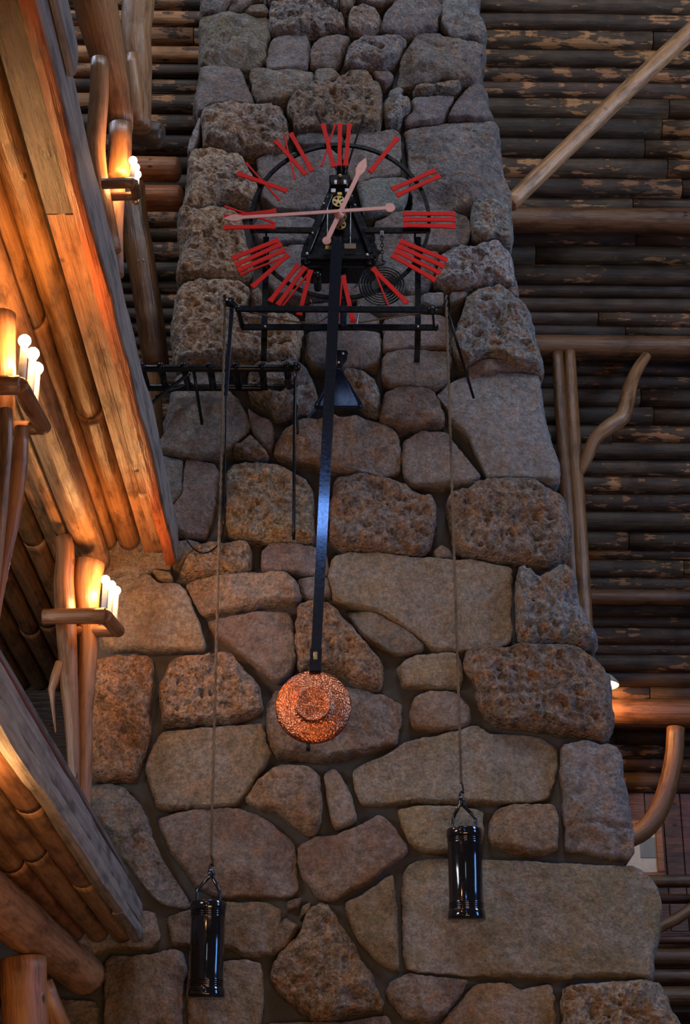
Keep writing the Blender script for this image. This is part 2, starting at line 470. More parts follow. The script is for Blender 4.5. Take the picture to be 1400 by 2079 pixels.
# ------------------------------------------------------------------ the stone chimney
# outlines as they lie on the leaning front face: (kind, tint, corner, pixels turned into places on that face)
STONES = '''
f g L 405,-25 480,-25 468,5 455,22 446,28 414,27 404,10
f b - 470,5 484,-20 535,-20 530,0 505,8 490,18 458,27
s t - 494,22 505,12 537,8 545,18 540,26 500,26
f t L 409,29 440,27 503,28 538,30 546,46 545,70 538,121 526,135 483,138 430,134 405,130 402,100 405,46
r p - 549,20 560,14 620,12 660,18 695,28 700,45 697,67 640,71 565,74 548,65 546,45
r g - 540,-25 690,-25 688,8 685,20 640,10 590,13 560,14 548,8
r g - 693,-25 718,-25 716,10 708,22 695,25 687,14
s p - 552,80 580,74 622,70 626,85 627,100 622,138 580,143 541,144 541,128 547,98
f p - 630,104 642,90 690,72 712,78 704,96 691,126 680,137 631,136 628,120
r t - 710,27 723,15 742,11 768,21 771,49 764,70 729,76 709,70 708,46
f b - 722,-25 800,-25 794,4 770,11 745,8 724,4
f g - 798,10 830,-2 850,-12 888,-6 897,22 889,52 883,58 843,72 818,76 776,69 773,54 782,28
f g R 899,-25 974,-25 975,10 982,38 988,72 976,79 924,74 908,66 897,46 898,20
r g - 703,106 732,81 748,75 830,80 815,103 794,136 775,141 703,138 698,125
f p R 841,75 886,71 924,80 975,83 990,86 988,102 978,113 979,150 972,162 924,169 897,167 848,168 809,172 808,152 817,114 836,89
s p L 406,135 485,141 494,155 503,174 516,211 506,214 451,210 426,212 408,225 400,222 391,199 397,160
f t - 506,147 526,145 554,148 631,142 633,174 626,182 609,190 581,208 563,213 523,213 516,197 509,165
s t - 640,141 675,138 690,149 677,164 642,175 639,160
r t - 583,220 598,201 630,186 675,173 690,161 712,153 738,144 748,149 758,168 777,181 775,215 771,255 760,265 720,270 680,271 640,268 605,269 596,258 591,240 584,232
s p - 754,143 789,145 798,152 796,159 780,168 764,162
s g - 789,186 808,176 819,179 813,193 788,198
r g - 840,178 854,173 884,172 924,175 936,175 931,186 919,190 881,192 848,193 838,187
r g - 780,209 789,201 829,198 836,212 831,228 818,233 815,251 789,256 781,244 779,228
s g - 836,198 881,196 921,194 918,206 902,238 881,245 822,249 822,236 838,227
s g R 970,167 981,172 991,190 1004,238 981,239 919,237 909,236 930,196 952,177
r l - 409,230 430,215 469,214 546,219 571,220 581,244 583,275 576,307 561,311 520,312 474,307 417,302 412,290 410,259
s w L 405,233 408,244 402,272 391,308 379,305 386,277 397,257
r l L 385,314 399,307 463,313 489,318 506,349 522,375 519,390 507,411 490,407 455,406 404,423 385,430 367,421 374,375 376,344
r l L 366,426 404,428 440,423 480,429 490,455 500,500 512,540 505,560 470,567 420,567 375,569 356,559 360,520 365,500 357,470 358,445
s p - 522,325 540,316 585,317 620,310 675,304 692,320 692,400 650,424 600,427 555,419 530,400 535,380 525,350
s g - 598,270 650,271 700,275 697,291 620,296 600,290
s p - 706,275 761,267 800,263 812,269 814,340 812,355 766,359 727,369 708,355 698,320 699,290
f g R 821,266 832,257 919,244 1000,241 1016,262 1018,305 1037,376 1041,402 1030,411 957,413 924,423 838,427 836,403 833,354 825,294
s g - 724,374 761,363 820,362 830,370 828,392 817,424 740,437 735,408
s p - 763,447 794,435 830,432 925,430 948,437 953,470 946,497 900,504 850,505 780,507 766,500 763,470
r g R 956,440 959,420 1000,416 1033,417 1043,438 1042,475 1035,498 1000,494 968,490 958,475
r w R 893,520 930,507 965,507 978,498 1012,498 1036,508 1048,535 1054,568 1052,580 1010,575 963,579 938,587 894,582 881,572 891,545
s p R 1030,584 1052,581 1054,607 1041,602
s g - 770,513 800,509 850,511 886,512 886,530 878,560 868,588 830,594 790,560 769,530
s p - 520,446 560,441 640,446 640,480 620,494 530,494 516,470
s p - 546,500 600,497 640,501 631,540 640,580 680,584 720,578 738,566 734,600 690,609 600,604 560,599 541,560
s g - 727,602 760,594 824,600 848,594 838,624 800,638 740,638 724,625
s g - 854,600 865,594 904,594 898,620 880,626 854,615
s g - 912,594 948,592 942,606 914,619
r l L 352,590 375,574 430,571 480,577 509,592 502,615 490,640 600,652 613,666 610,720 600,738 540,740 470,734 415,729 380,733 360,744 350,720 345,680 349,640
r o - 506,594 530,587 534,611 511,618
s p - 621,674 690,670 770,674 773,700 766,740 690,743 640,743 620,730
s p - 779,652 800,642 905,642 911,680 904,703 860,706 800,710 779,710 777,690
s p - 622,614 680,617 728,627 768,642 766,666 690,664 622,661
s p - 781,722 830,714 906,711 915,724 914,764 884,788 800,788 775,764 774,740
f b - 777,802 805,794 880,797 892,815 903,848 900,861 860,869 810,867 774,859 774,845
r g R 944,614 963,597 991,587 1026,587 1056,611 1083,633 1089,680 1102,737 1099,755 1070,755 1040,747 1000,720 960,735 950,744 922,720 923,690 935,650
s p - 952,744 975,730 1010,727 1058,743 1054,752 990,754 956,761
s g R 887,797 916,774 963,756 1000,752 1060,757 1093,762 1101,790 1106,815 1119,869 1138,945 1136,975 1122,979 1048,972 990,966 974,934 950,880 919,850 907,823
r g - 692,749 740,762 769,777 770,838 758,841 735,831 716,790
r g - 513,740 545,735 593,740 624,753 639,780 644,810 630,838 598,843 560,846 535,815 506,802 499,768
s g L 381,745 403,732 452,732 459,754 467,795 486,815 507,852 504,874 467,903 448,920 400,925 360,919 312,911 334,874 330,850 338,810 360,762
s p - 377,927 392,928 435,944 443,960 439,1010 429,1058 416,1085 370,1087 351,1068 342,1040 373,1005 372,960
s g L 316,920 370,930 368,960 370,1000 340,1033 322,1000 306,950
r b - 465,918 500,889 509,882 529,908 550,929 506,930
s b - 502,827 525,846 549,853 558,875 550,913 533,903 513,875
f t - 558,916 567,882 601,860 660,852 735,850 764,860 803,876 813,920 806,953 780,964 740,960 680,950 640,938 600,933 566,928
s p - 820,894 856,879 904,878 924,906 970,959 973,967 945,979 833,983 819,965
r t - 463,952 500,944 528,944 552,944 596,963 627,984 640,1012 641,1060 639,1102 620,1102 540,1096 466,1090 461,1040 459,990
r b - 679,977 694,970 750,972 820,984 834,1001 884,1027 885,1073 873,1118 833,1128 740,1120 669,1100 669,1050
r b R 902,1030 908,1010 948,1000 968,978 1048,973 1076,979 1110,988 1150,1010 1165,1068 1156,1120 1122,1143 1065,1144 990,1133 935,1123 920,1090
s t - 881,1116 895,1104 914,1116 920,1129 886,1129
r o - 368,1160 376,1141 405,1112 430,1102 501,1103 515,1122 514,1152 497,1161 394,1165 369,1166
s b L 345,1102 385,1094 404,1100 399,1110 372,1137 350,1148
s p - 532,1118 544,1106 600,1106 641,1112 664,1123 667,1163 637,1165 538,1156 530,1145
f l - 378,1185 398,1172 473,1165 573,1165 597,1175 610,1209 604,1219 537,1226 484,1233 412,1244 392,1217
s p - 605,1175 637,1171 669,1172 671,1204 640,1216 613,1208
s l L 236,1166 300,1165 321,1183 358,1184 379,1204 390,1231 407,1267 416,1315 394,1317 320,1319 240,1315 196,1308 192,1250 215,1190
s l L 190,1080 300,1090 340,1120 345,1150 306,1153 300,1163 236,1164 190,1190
s t - 306,1154 345,1161 351,1174 330,1175 319,1171
s b - 422,1264 445,1255 537,1242 588,1242 596,1290 600,1345 588,1368 565,1383 545,1373 510,1343 471,1313 441,1293
r o - 601,1237 618,1224 640,1224 660,1232 690,1242 720,1282 773,1345 776,1370 768,1398 735,1398 700,1370 640,1360 606,1363 601,1300
s t - 676,1134 702,1124 790,1127 882,1132 980,1142 1038,1152 1039,1180 1036,1298 1004,1312 880,1318 850,1293 770,1241 682,1224 668,1175
s b - 696,1237 764,1246 815,1272 862,1310 856,1320 802,1326 747,1300
s t - 804,1356 816,1341 849,1328 923,1324 936,1345 936,1389 924,1395 820,1393
r g R 1048,1180 1052,1152 1066,1153 1089,1180 1110,1167 1141,1146 1166,1170 1185,1231 1217,1273 1222,1302 1207,1314 1122,1306 1054,1310 1048,1245
r b R 945,1328 966,1319 1062,1317 1160,1313 1192,1324 1241,1356 1249,1404 1247,1463 1233,1498 1200,1495 1181,1487 1103,1484 1047,1476 990,1465 968,1426 968,1393 945,1363
s t - 830,1456 841,1417 873,1402 929,1406 953,1437 953,1466 929,1476 865,1480 838,1474
f b - 537,1450 542,1427 562,1402 600,1392 700,1397 740,1402 780,1407 814,1426 819,1440 811,1489 806,1508 770,1520 720,1531 660,1543 600,1540 562,1533 547,1500
r o - 324,1393 333,1365 361,1334 438,1330 464,1330 499,1365 528,1395 533,1450 470,1462 374,1469 333,1469 328,1443
r o L 168,1347 278,1332 305,1334 312,1371 308,1436 304,1500 290,1536 276,1577 265,1584 175,1580 165,1480
s t - 319,1497 333,1486 410,1481 528,1466 537,1486 549,1529 516,1579 480,1630 424,1638 360,1643 320,1638 310,1604 294,1564 298,1545
f t - 499,1622 522,1588 559,1557 625,1555 646,1576 654,1620 652,1660 639,1683 625,1690 591,1670 561,1648 521,1638
s t - 657,1573 677,1559 691,1573 714,1620 724,1657 716,1669 684,1682 674,1672 664,1622
s t - 719,1566 728,1556 771,1539 822,1510 890,1495 940,1477 966,1471 990,1490 1060,1488 1100,1495 1128,1517 1128,1560 1113,1617 1077,1625 1018,1625 930,1630 840,1626 780,1632 736,1630 724,1600
f g R 1138,1520 1146,1510 1240,1508 1257,1524 1275,1590 1286,1671 1287,1741 1226,1740 1188,1728 1146,1721 1146,1664 1139,1580
f t - 998,1657 1011,1640 1062,1632 1124,1636 1135,1664 1131,1722 1110,1733 1070,1733 1001,1714 996,1694
s t - 808,1642 850,1636 978,1640 980,1694 971,1725 906,1730 855,1721 830,1706
s b - 605,1719 640,1698 678,1701 730,1680 773,1653 798,1681 824,1715 828,1729 773,1772 720,1801 678,1827 649,1820 616,1787 605,1749
s b - 317,1662 360,1647 434,1640 490,1640 545,1669 588,1698 598,1738 606,1799 586,1818 434,1818 396,1796 347,1730
f g L 176,1597 222,1593 256,1603 292,1646 322,1736 374,1812 385,1834 375,1841 323,1833 291,1799 251,1740 210,1690 170,1640
s b - 214,1951 226,1940 323,1937 353,1926 370,1933 378,1969 369,2024 369,2110 212,2110 210,1980
s b - 340,1860 390,1847 460,1834 540,1832 573,1846 568,1890 558,1933 500,1943 470,1928 420,1923 347,1916
s t - 384,1966 440,1957 500,1947 529,1957 535,1980 533,2050 519,2110 387,2110 380,2020
r b - 628,1849 649,1831 669,1838 720,1922 780,2034 772,2054 755,2048 680,2066 619,2066 564,2012 550,1982 553,1948 602,1900
s t - 698,1834 734,1817 781,1784 798,1777 804,1840 810,1968 797,1965 757,1946 724,1900
s t R 817,1771 831,1754 870,1742 985,1747 1130,1754 1288,1750 1316,1764 1345,1800 1354,1837 1342,1893 1332,1937 1332,1986 1275,1979 1100,1982 960,1976 850,1970 824,1963 817,1890
s o - 887,2085 927,2041 966,1997 1030,1995 1058,2010 1117,1998 1125,2020 1128,2110 882,2110
r t R 1142,2011 1160,2004 1215,1994 1333,1992 1353,2006 1371,2045 1391,2085 1396,2110 1142,2110
f b - 787,1991 826,1978 893,1984 953,1987 914,2040 870,2078 816,2068 784,2014
s b L 40,2024 100,2027 190,2034 197,2046 199,2110 35,2110
s b - 542,2077 620,2076 700,2077 760,2064 789,2062 799,2110 542,2110
s b - 580,1831 614,1820 604,1841 582,1849
s b - 613,1841 631,1829 627,1850 607,1866
f b - 550,1900 578,1864 606,1879 584,1921 553,1936
s b L 120,1870 200,1850 310,1850 325,1900 300,1925 210,1925 130,1990 90,1960
'''
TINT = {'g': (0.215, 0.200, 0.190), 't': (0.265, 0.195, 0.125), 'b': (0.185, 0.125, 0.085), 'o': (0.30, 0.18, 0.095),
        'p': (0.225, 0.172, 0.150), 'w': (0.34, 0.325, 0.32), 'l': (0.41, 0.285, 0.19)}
KIND = {  # relief, edge width, slow, middle and fine unevenness, pits, facets, porosity
    's': (0.050, 0.020, 0.020, 0.010, 0.004, 0.0, 0.7, 0.10),
    'f': (0.085, 0.040, 0.042, 0.018, 0.006, 0.005, 1.25, 0.35),
    'r': (0.105, 0.070, 0.055, 0.036, 0.012, 0.034, 0.6, 0.85)}

def chaikin(P, it, cut=0.13):
    for _ in range(it):
        Q = np.roll(P, -1, axis=0)
        P = np.stack([P * (1 - cut) + Q * cut, P * cut + Q * (1 - cut)], axis=1).reshape(-1, 2)
    return P

def build_stone(k, kind, tint, corner, px, parent):
    rng = np.random.RandomState(k * 7 + 3)
    H, ew, a1, a2, a3, pit, fac, por = KIND[kind]
    uv = []
    for x, y in px:
        p = at_wall(x, y, 0.02) - WO
        uv.append((p.x, p.dot(EV)))
    P = chaikin(np.array(uv), 1, 0.2 if kind == 'r' else 0.1)
    per = np.linalg.norm(np.roll(P, -1, axis=0) - P, axis=1); s = np.concatenate([[0], np.cumsum(per)]); L = s[-1]
    M = int(np.clip(L / 0.016, 48, 190)); t = np.arange(M) / M * L
    Pc = np.vstack([P, P[:1]])
    B = np.stack([np.interp(t, s, Pc[:, 0]), np.interp(t, s, Pc[:, 1])], axis=1)
    x, y = B[:, 0], B[:, 1]; x2, y2 = np.roll(x, -1), np.roll(y, -1); cr = x * y2 - x2 * y
    A = cr.sum() / 2; C = np.array([((x + x2) * cr).sum(), ((y + y2) * cr).sum()]) / (6 * A)
    d = B - C; r = np.linalg.norm(d, axis=1)
    p3 = np.stack([B[:, 0], B[:, 1], np.full(M, k * 1.7)], axis=1)
    jit = (0.007 + fbm(p3, 8, 3, k) * (0.016 if kind == 's' else 0.026) + fbm(p3, 40, 2, k + 3) * 0.007) * min(1, math.sqrt(abs(A)) / 0.3)
    B = C + d * (1 + jit / np.maximum(r, 0.03))[:, None]
    d = B - C; r = np.linalg.norm(d, axis=1)
    size = math.sqrt(abs(A)); sc = min(1.0, size / 0.38)
    H *= 0.5 + 0.5 * sc; ew *= 0.4 + 0.6 * sc
    NR = int(np.clip(r.mean() / 0.014, 6, 34))
    S = np.linspace(0.02, 1, NR) ** 0.85
    G = C + S[:, None, None] * d[None]                          # rings x M x 2
    G = G.reshape(-1, 2)
    dist = ((1 - S)[:, None] * r[None]).ravel()
    en = fbm(np.stack([B[:, 0], B[:, 1], np.full(M, 9.3)], 1), 5, 2, k + 71)
    ewid = np.tile(ew * np.clip(1 + 1.9 * en, 0.35, 3.0), NR); drop = np.full(len(G), 0.0)
    if corner != '-':                                           # quoins turn the corner: the outer side falls away
        sx = 1 if corner == 'R' else -1
        ax = np.clip((d[:, 0] * sx / r - 0.55) / 0.4, 0, 1)
        ewid = ewid + (0.115 * np.tile(ax, NR)) * sc
        drop = 0.15 * np.tile(ax, NR) * sc
    tt = np.clip(dist / ewid, 0, 1); prof = np.sqrt(np.clip(1 - (1 - tt) ** 2, 0, 1))
    h = H * prof - drop * (1 - prof)
    q = np.stack([G[:, 0], G[:, 1], np.full(len(G), k * 0.37)], axis=1)
    fade = np.clip(tt * 1.4, 0.25, 1)
    tilt = rng.uniform(-1, 1, 2) * np.array([0.06, 0.11]) * (1.0 if kind != 's' else 0.8) * min(1.0, 0.30 / size)
    h += (G - C) @ tilt
    if fac > 0:
        hf = np.full(len(G), 9.0)
        for _ in range(5):
            a = rng.uniform(0, 2 * math.pi); g = np.array([math.cos(a), math.sin(a)]); sl = rng.uniform(0.12, 0.45) * fac
            hf = np.minimum(hf, H * rng.uniform(0.95, 1.25) + 0.25 * size * sl - sl * ((G - C) @ g))
        h = np.minimum(h, hf)
    h += (fbm(q, 3.2, 2, k) * a1 + fbm(q, 11, 3, k + 7, kind == 'r') * a2 + fbm(q, 38, 2, k + 11) * a3) * fade * (0.4 + 0.6 * sc)
    if kind != 's' or size > 0.5:                               # weathered cracks and ledges
        cn = fbm(q * np.array([1, 1.7, 1]), 2.6, 3, k + 51); cm = np.clip(fbm(q, 2.0, 2, k + 57) * 3 + 0.4, 0, 1)
        h -= (0.022 if kind != 's' else 0.008) * np.exp(-(cn / 0.06) ** 2) * cm * fade * sc
    if pit > 0:
        pn = fbm(q, 19, 3, k + 31) + 0.35 * fbm(q, 6, 2, k + 33)
        h -= pit * 0.8 * np.clip((pn - 0.20) / 0.35, 0, 1) * fade * sc
    h = np.maximum(h, -0.015 - drop)
    # the rim goes on back into the mortar
    back = [(1.0, -0.03), (0.985, -0.075), (0.95, -0.18 if corner == '-' else -0.45)]
    rim = [(C + d * f) for f, _ in back]
    hb = [np.full(M, z) - (drop[-M:] if i < 2 else 0) for i, (_, z) in enumerate(back)]
    UVs = np.vstack([G] + rim); HH = np.concatenate([h] + hb)
    V = np.array(WO)[None] + UVs[:, :1] * np.array([1.0, 0, 0]) + UVs[:, 1:] * np.array(EV)[None] + HH[:, None] * np.array(EN)[None]
    NRT = NR + 3
    V = np.vstack([V, V[:M].mean(axis=0)[None]])
    i = np.arange(NRT - 1)[:, None] * M; j = np.arange(M)[None]; j2 = (j + 1) % M
    F = np.stack([i + j, i + M + j, i + M + j2, i + j2], axis=2).reshape(-1, 4)
    if A < 0: F = F[:, ::-1]
    F = [tuple(f) for f in F.tolist()]
    c = NRT * M
    F += [((c, a, (a + 1) % M) if A > 0 else (c, (a + 1) % M, a)) for a in range(M)]
    me = mesh_from('stone', V, F)
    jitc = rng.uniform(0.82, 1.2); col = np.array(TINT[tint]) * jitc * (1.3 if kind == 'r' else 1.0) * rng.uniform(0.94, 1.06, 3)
    o = obj('stone', me, M_STONE, parent, (*col, por))
    return o

def build_chimney():
    # mortar body: level outlines from the floor up past the top of the view
    lv = [(0.0, -2.55, 2.45), (1.5, -2.25, 2.15), (3.0, -1.90, 1.90), (4.0, -1.82, 1.74), (5.0, -1.80, 1.62), (5.7, -1.75, 1.52), (6.0, -1.5, 1.48),
          (6.6, -1.24, 1.40), (7.2, -1.18, 1.31), (8.2, -1.15, 1.20), (9.4, -1.10, 1.08), (10.8, -1.08, 0.98), (13.0, -1.02, 0.92)]
    V = []; F = []; K = 40; R = 12
    zs = np.linspace(0, 13.0, 110)
    for z in zs:
        xl = np.interp(z, [l[0] for l in lv], [l[1] for l in lv]) + 0.07
        xr = np.interp(z, [l[0] for l in lv], [l[2] for l in lv]) - 0.07
        yf = wall_y(z) + 0.055 + 0.055 * min(1.0, max(0.0, (z - 5.0) / 2.0))
        for i in range(K + 1): V.append((xl + (xr - xl) * i / K, yf, z))
        for i in range(R): V.append((xr, yf + (i + 1) * 2.1 / R, z))
        for i in range(1, R + 1): V.append((xl, yf + (R + 1 - i) * 2.1 / R, z))
    m = K + 1 + 2 * R
    V = np.array(V)
    V[:, 1] += fbm(V, 5, 3, 77) * 0.022 * np.where(np.arange(len(V)) % m <= K, 1, 0)
    for a in range(len(zs) - 1):
        for i in range(m):
            i2 = (i + 1) % m
            F.append((a * m + i, a * m + i2, (a + 1) * m + i2, (a + 1) * m + i))
    F.append(tuple((len(zs) - 1) * m + i for i in range(m))); F.append(tuple(range(m))[::-1])
    o = obj('stone_chimney', mesh_from('stone_chimney', V, F), M_MORTAR)
    tag(o, 'tall tapering chimney of rough irregular grey and brown stones carrying the clock', 'chimney')
    k = 0
    for line in STONES.strip().splitlines():
        kd, tn, cn, *pts = line.split()
        k += 1
        build_stone(k, kd, tn, cn, [tuple(map(float, p.split(','))) for p in pts], o)
    return o

build_chimney()

# ------------------------------------------------------------------ the steep log roof behind, back wall, floor
TH = math.radians(55); RY0, RZ0 = 18.5, 6.6                  # a point of the roof's foot and its slope
RDIR = Vector((0, -math.cos(TH), math.sin(TH))); RN = Vector((0, -math.sin(TH), -math.cos(TH)))

def roof_t(py):
    d = ray(700, py); k = d.z / d.y
    return ((RY0 * k + CAM.z) - RZ0) / (math.sin(TH) + math.cos(TH) * k)

def on_roof(px, py, off=0.0):
    d = ray(px, py); o = Vector((0, RY0, RZ0)) + RN * off
    return CAM + d * ((o - CAM).dot(RN) / d.dot(RN))

ROWS = [-100, -68, -36, -8, 24, 57, 96, 130, 162, 195, 235, 275, 317, 357, 396, 430, 462, 495, 534, 572, 600, 628, 655, 684, 712, 732, 757, 785,
        821, 857, 893, 928, 961, 997, 1032, 1074, 1108, 1132, 1164, 1197, 1222, 1246, 1270, 1301, 1325, 1356, 1388, 1420, 1450, 1478, 1505,
        1533, 1562, 1602]

floor = box('floor', (-7, -7, -0.1), (9, 20, 0.0), M_LOG, None, (0.5, 0.4, 0.35, 1)); floor['kind'] = 'structure'

def build_roof():
    rng = random.Random(5)
    a = Vector((0, RY0, RZ0)) - RDIR * 0.3; b = Vector((0, RY0, RZ0)) + RDIR * 9.6
    V = []
    for x in (-6.5, 8.5):
        for p in (a, b):
            for o in (-0.08, -0.14): V.append(Vector((x, 0, 0)) + p + RN * o)
    F = [(0, 2, 6, 4), (1, 5, 7, 3), (0, 1, 3, 2), (4, 6, 7, 5), (0, 4, 5, 1), (2, 3, 7, 6)]
    root = obj('ceiling', fix(mesh_from('ceiling', V, F, False)), M_ROOF, None, (0.3, 0.3, 0.3, 0.2)); root['kind'] = 'structure'
    for i in range(len(ROWS) - 1):
        t0, t1 = roof_t(ROWS[i]), roof_t(ROWS[i + 1]); tc = (t0 + t1) / 2; w = abs(t0 - t1)
        dep = rng.uniform(-0.012, 0.018)
        c = Vector((0, RY0, RZ0)) + RDIR * tc + RN * (dep - 0.03)
        xs = [-5.0]; x = -5.0 + rng.uniform(0.3, 3.6)
        while x < 7.2:
            xs.append(x); x += rng.uniform(1.9, 4.4)
        xs.append(7.5)
        for k in range(len(xs) - 1):
            x0, x1 = xs[k] + 0.006, xs[k + 1] - 0.006
            r0 = w * rng.uniform(0.55, 0.61); r1 = w * rng.uniform(0.55, 0.61)
            off = RN * rng.uniform(-0.012, 0.012) + RDIR * rng.uniform(-0.006, 0.006)
            p0 = c + off + Vector((x0, 0, 0)) - RDIR * x0 * 0.010; p1 = c + off + Vector((x1, 0, 0)) - RDIR * x1 * 0.010
            n = max(4, int((x1 - x0) / 0.35)); v = rng.uniform(0.65, 1.25)
            patch = rng.uniform(0.05, 0.85) + (0.42 if x1 < 1.5 and rng.random() < 0.8 else 0)
            log('log', [p0, p1], [r0, r1], M_ROOF, root, (v, v * rng.uniform(.92, 1.02), v * rng.uniform(.85, 1.02), min(1.2, patch)), segs=12, rough=0.05, round_end=0.03, n=n)
    return root
build_roof()

def board_wall(name, y, x0, x1, z0, z1, bw, color):
    root = box(name, (x0, y + 0.03, z0), (x1, y + 0.10, z1), M_LOG, None, color); root['kind'] = 'structure'
    rng = random.Random(8); x = x0
    while x < x1 - 0.02:
        e = min(x1, x + bw)
        box('board', (x + 0.004, y + rng.uniform(-.004, .004), z0), (e - 0.004, y + 0.03, z1), M_LOG, root, tuple(c * rng.uniform(.8, 1.15) for c in color[:3]) + (1,))
        x = e
    return root
board_wall('wall_back', 18.75, 1.5, 4.5, 0.0, 6.75, 0.19, (0.30, 0.20, 0.15, 1))
wl = box('wall_left', (-3.4, 4.0, 0), (-3.25, 15, 6.3), M_LOG, None, (0.25, 0.2, 0.17, 1)); wl['kind'] = 'structure'
wb = box('wall_behind', (-3.25, 14.2, 0), (-1.2, 14.3, 6.3), M_LOG, None, (0.25, 0.2, 0.17, 1)); wb['kind'] = 'structure'

# purlins along the roof, posts and braces of the gallery behind the chimney
def purlin(py0, py1, x0, x1, label, color):
    pc = (py0 + py1) / 2
    p = on_roof(1250, pc, 0.0); r = abs(py1 - py0) / 2 * px_m(pc, p.y) * 1.02
    p = on_roof(1250, pc, r + 0.09)
    q0 = Vector((x0, p.y, p.z + (p.x - x0) * 0.010)); q1 = Vector((x1, p.y, p.z + (p.x - x1) * 0.010))
    return tag(log('roof_beam', [q0, q1], [r, r * 0.97], M_LOG, None, color, segs=18, rough=0.03), label, 'beam')
B1 = purlin(422, 475, -0.75, 6.0, 'thick log beam across the roof just below the slanting pole', (0.52, 0.42, 0.38, 1))
B2 = purlin(681, 727, -0.8, 6.0, 'log beam across the roof at the top of the upright post', (0.55, 0.46, 0.42, 1))
B3 = purlin(1196, 1229, -0.8, 6.0, 'slim log beam across the roof below the upright post', (0.45, 0.36, 0.33, 1))
B4 = purlin(1419, 1477, -0.8, 6.0, 'thick log beam lit orange by the lamp beside the chimney', (0.62, 0.50, 0.44, 1))

log_pole = tag(log('slanting_pole', [at_y(1034, 414, 11.92), at_y(1160, 292, 12.05), at_y(1280, 176, 12.15), at_y(1460, 10, 12.3)],
               [0.066, 0.070, 0.072, 0.074], M_LOG, None, (1.35, 1.27, 1.16, 1), segs=18, rough=0.04),
               'pale peeled pole slanting up from the chimney across the dark roof', 'pole')

DP = 15.80
post = thing('log_post', 'upright pair of peeled logs standing behind the chimney under a roof beam', 'post')
post.location = (0, 0, 0)
log('front_log', [at_y(1156, 716, DP), at_y(1163, 860, DP), at_y(1177, 1090, DP), at_y(1190, 1330, DP), at_y(1194, 1420, DP)],
    [0.058, 0.066, 0.074, 0.076, 0.078], M_LOG, post, (0.80, 0.66, 0.55, 1), rough=0.03, round_end=0.5)
log('rear_log', [at_y(1131, 718, DP), at_y(1143, 900, DP), at_y(1160, 1150, DP + .02), at_y(1168, 1350, DP + .02)],
    [0.062, 0.064, 0.066, 0.07], M_LOG, post, (0.45, 0.35, 0.28, 1), rough=0.03, round_end=0.5)
log('crooked_branch', [at_y(1176, 962, DP - .02), at_y(1190, 932, DP - .06), at_y(1208, 890, DP - .1), at_y(1234, 868, DP - .12), at_y(1262, 848, DP - .12),
     at_y(1272, 815, DP - .1), at_y(1279, 784, DP - .08), at_y(1293, 750, DP - .04), at_y(1312, 722, DP)],
    [0.040, 0.058, 0.068, 0.080, 0.082, 0.078, 0.070, 0.062, 0.052], M_LOG, post, (1.0, 0.90, 0.80, 1), rough=0.05, round_end=0.2)

DJ = 17.93
tag(log('curved_log', [at_y(1371, 1478, DJ), at_y(1368, 1530, DJ), at_y(1357, 1590, DJ), at_y(1336, 1646, DJ), at_y(1308, 1684, DJ), at_y(1270, 1705, DJ), at_y(1225, 1712, DJ)],
    [0.094, 0.098, 0.102, 0.102, 0.098, 0.094, 0.09], M_LOG, None, (0.85, 0.68, 0.55, 1), rough=0.03, segs=20),
    'hook shaped curved log brace hanging below the orange lit beam', 'brace')

# gallery behind on the right: rail, brace and floor logs
DG = 16.6
gal = thing('rear_gallery', 'rear log gallery low at the right edge of the chimney', 'balcony')
for nm, py, hh, cc in (('rail', 1789, 13, (0.35, 0.30, 0.25)), ('floor_log', 1943, 17, (0.34, 0.30, 0.27)), ('floor_log', 1982, 14, (0.34, 0.32, 0.30)),
                       ('floor_log', 2022, 19, (0.38, 0.33, 0.30)), ('floor_log', 1908, 9, (0.26, 0.16, 0.13)), ('fascia_board', 1825, 10, (0.28, 0.17, 0.12))):
    yy = DG + (0.25 if nm == 'fascia_board' else 0)
    p = at_y(1350, py, yy); r = hh * px_m(py, yy)
    log(nm, [(1.9, yy, p.z), (4.4, yy, p.z)], [r, r], M_LOG, gal, (*cc, 1), segs=12, rough=0.04)
log('crooked_brace', [at_y(1318, 1894, DG - .1), at_y(1345, 1878, DG - .1), at_y(1372, 1866, DG - .1), at_y(1420, 1832, DG - .1)], [0.05, 0.055, 0.05, 0.05], M_LOG, gal, (0.6, 0.5, 0.42, 1))
p = at_y(1350, 2050, DG)
box('underside', (1.6, DG + 0.12, p.z - 0.1), (4.4, DG + 2.1, at_y(1350, 1905, DG).z), M_LOG, gal, (0.12, 0.1, 0.09, 1))
box('red_hanging', (1.8, DG + 1.6, at_y(1350, 1900, DG).z), (4.4, DG + 1.66, at_y(1350, 1832, DG).z), M_LOG, gal, (0.30, 0.06, 0.05, 1))

# framed picture on the back wall
YW = 18.72
pf = thing('framed_picture', 'small framed picture on the board wall beside the curved log', 'picture')
a, b = at_y(1262, 1690, YW), at_y(1349, 1772, YW)
fr = 0.075
for lo, hi in (((b.x - fr, YW - 0.04, b.z), (b.x, YW + 0.02, a.z + .05)), ((a.x - .3, YW - 0.04, b.z - fr * .5), (b.x, YW + 0.02, b.z)),
               ((a.x - .3, YW - 0.04, a.z + .05), (b.x, YW + 0.02, a.z + .05 + fr)), ((a.x - .3 - fr, YW - .04, b.z), (a.x - .3, YW + .02, a.z + .05))):
    box('frame_side', lo, hi, M_LOG, pf, (1.0, 0.72, 0.55, 1))
M_MAT = metal_material('picture_mat', (0.60, 0.57, 0.47), 0.6, 0.0)
M_PIC = metal_material('faded_picture', (0.20, 0.23, 0.22), 0.35, 0.0, 0, 9)
box('mat', (a.x - .3, YW - 0.005, b.z), (b.x - fr, YW + .015, a.z + .05), M_MAT, pf)
c0, c1 = at_y(1297, 1700, YW), at_y(1331, 1742, YW)
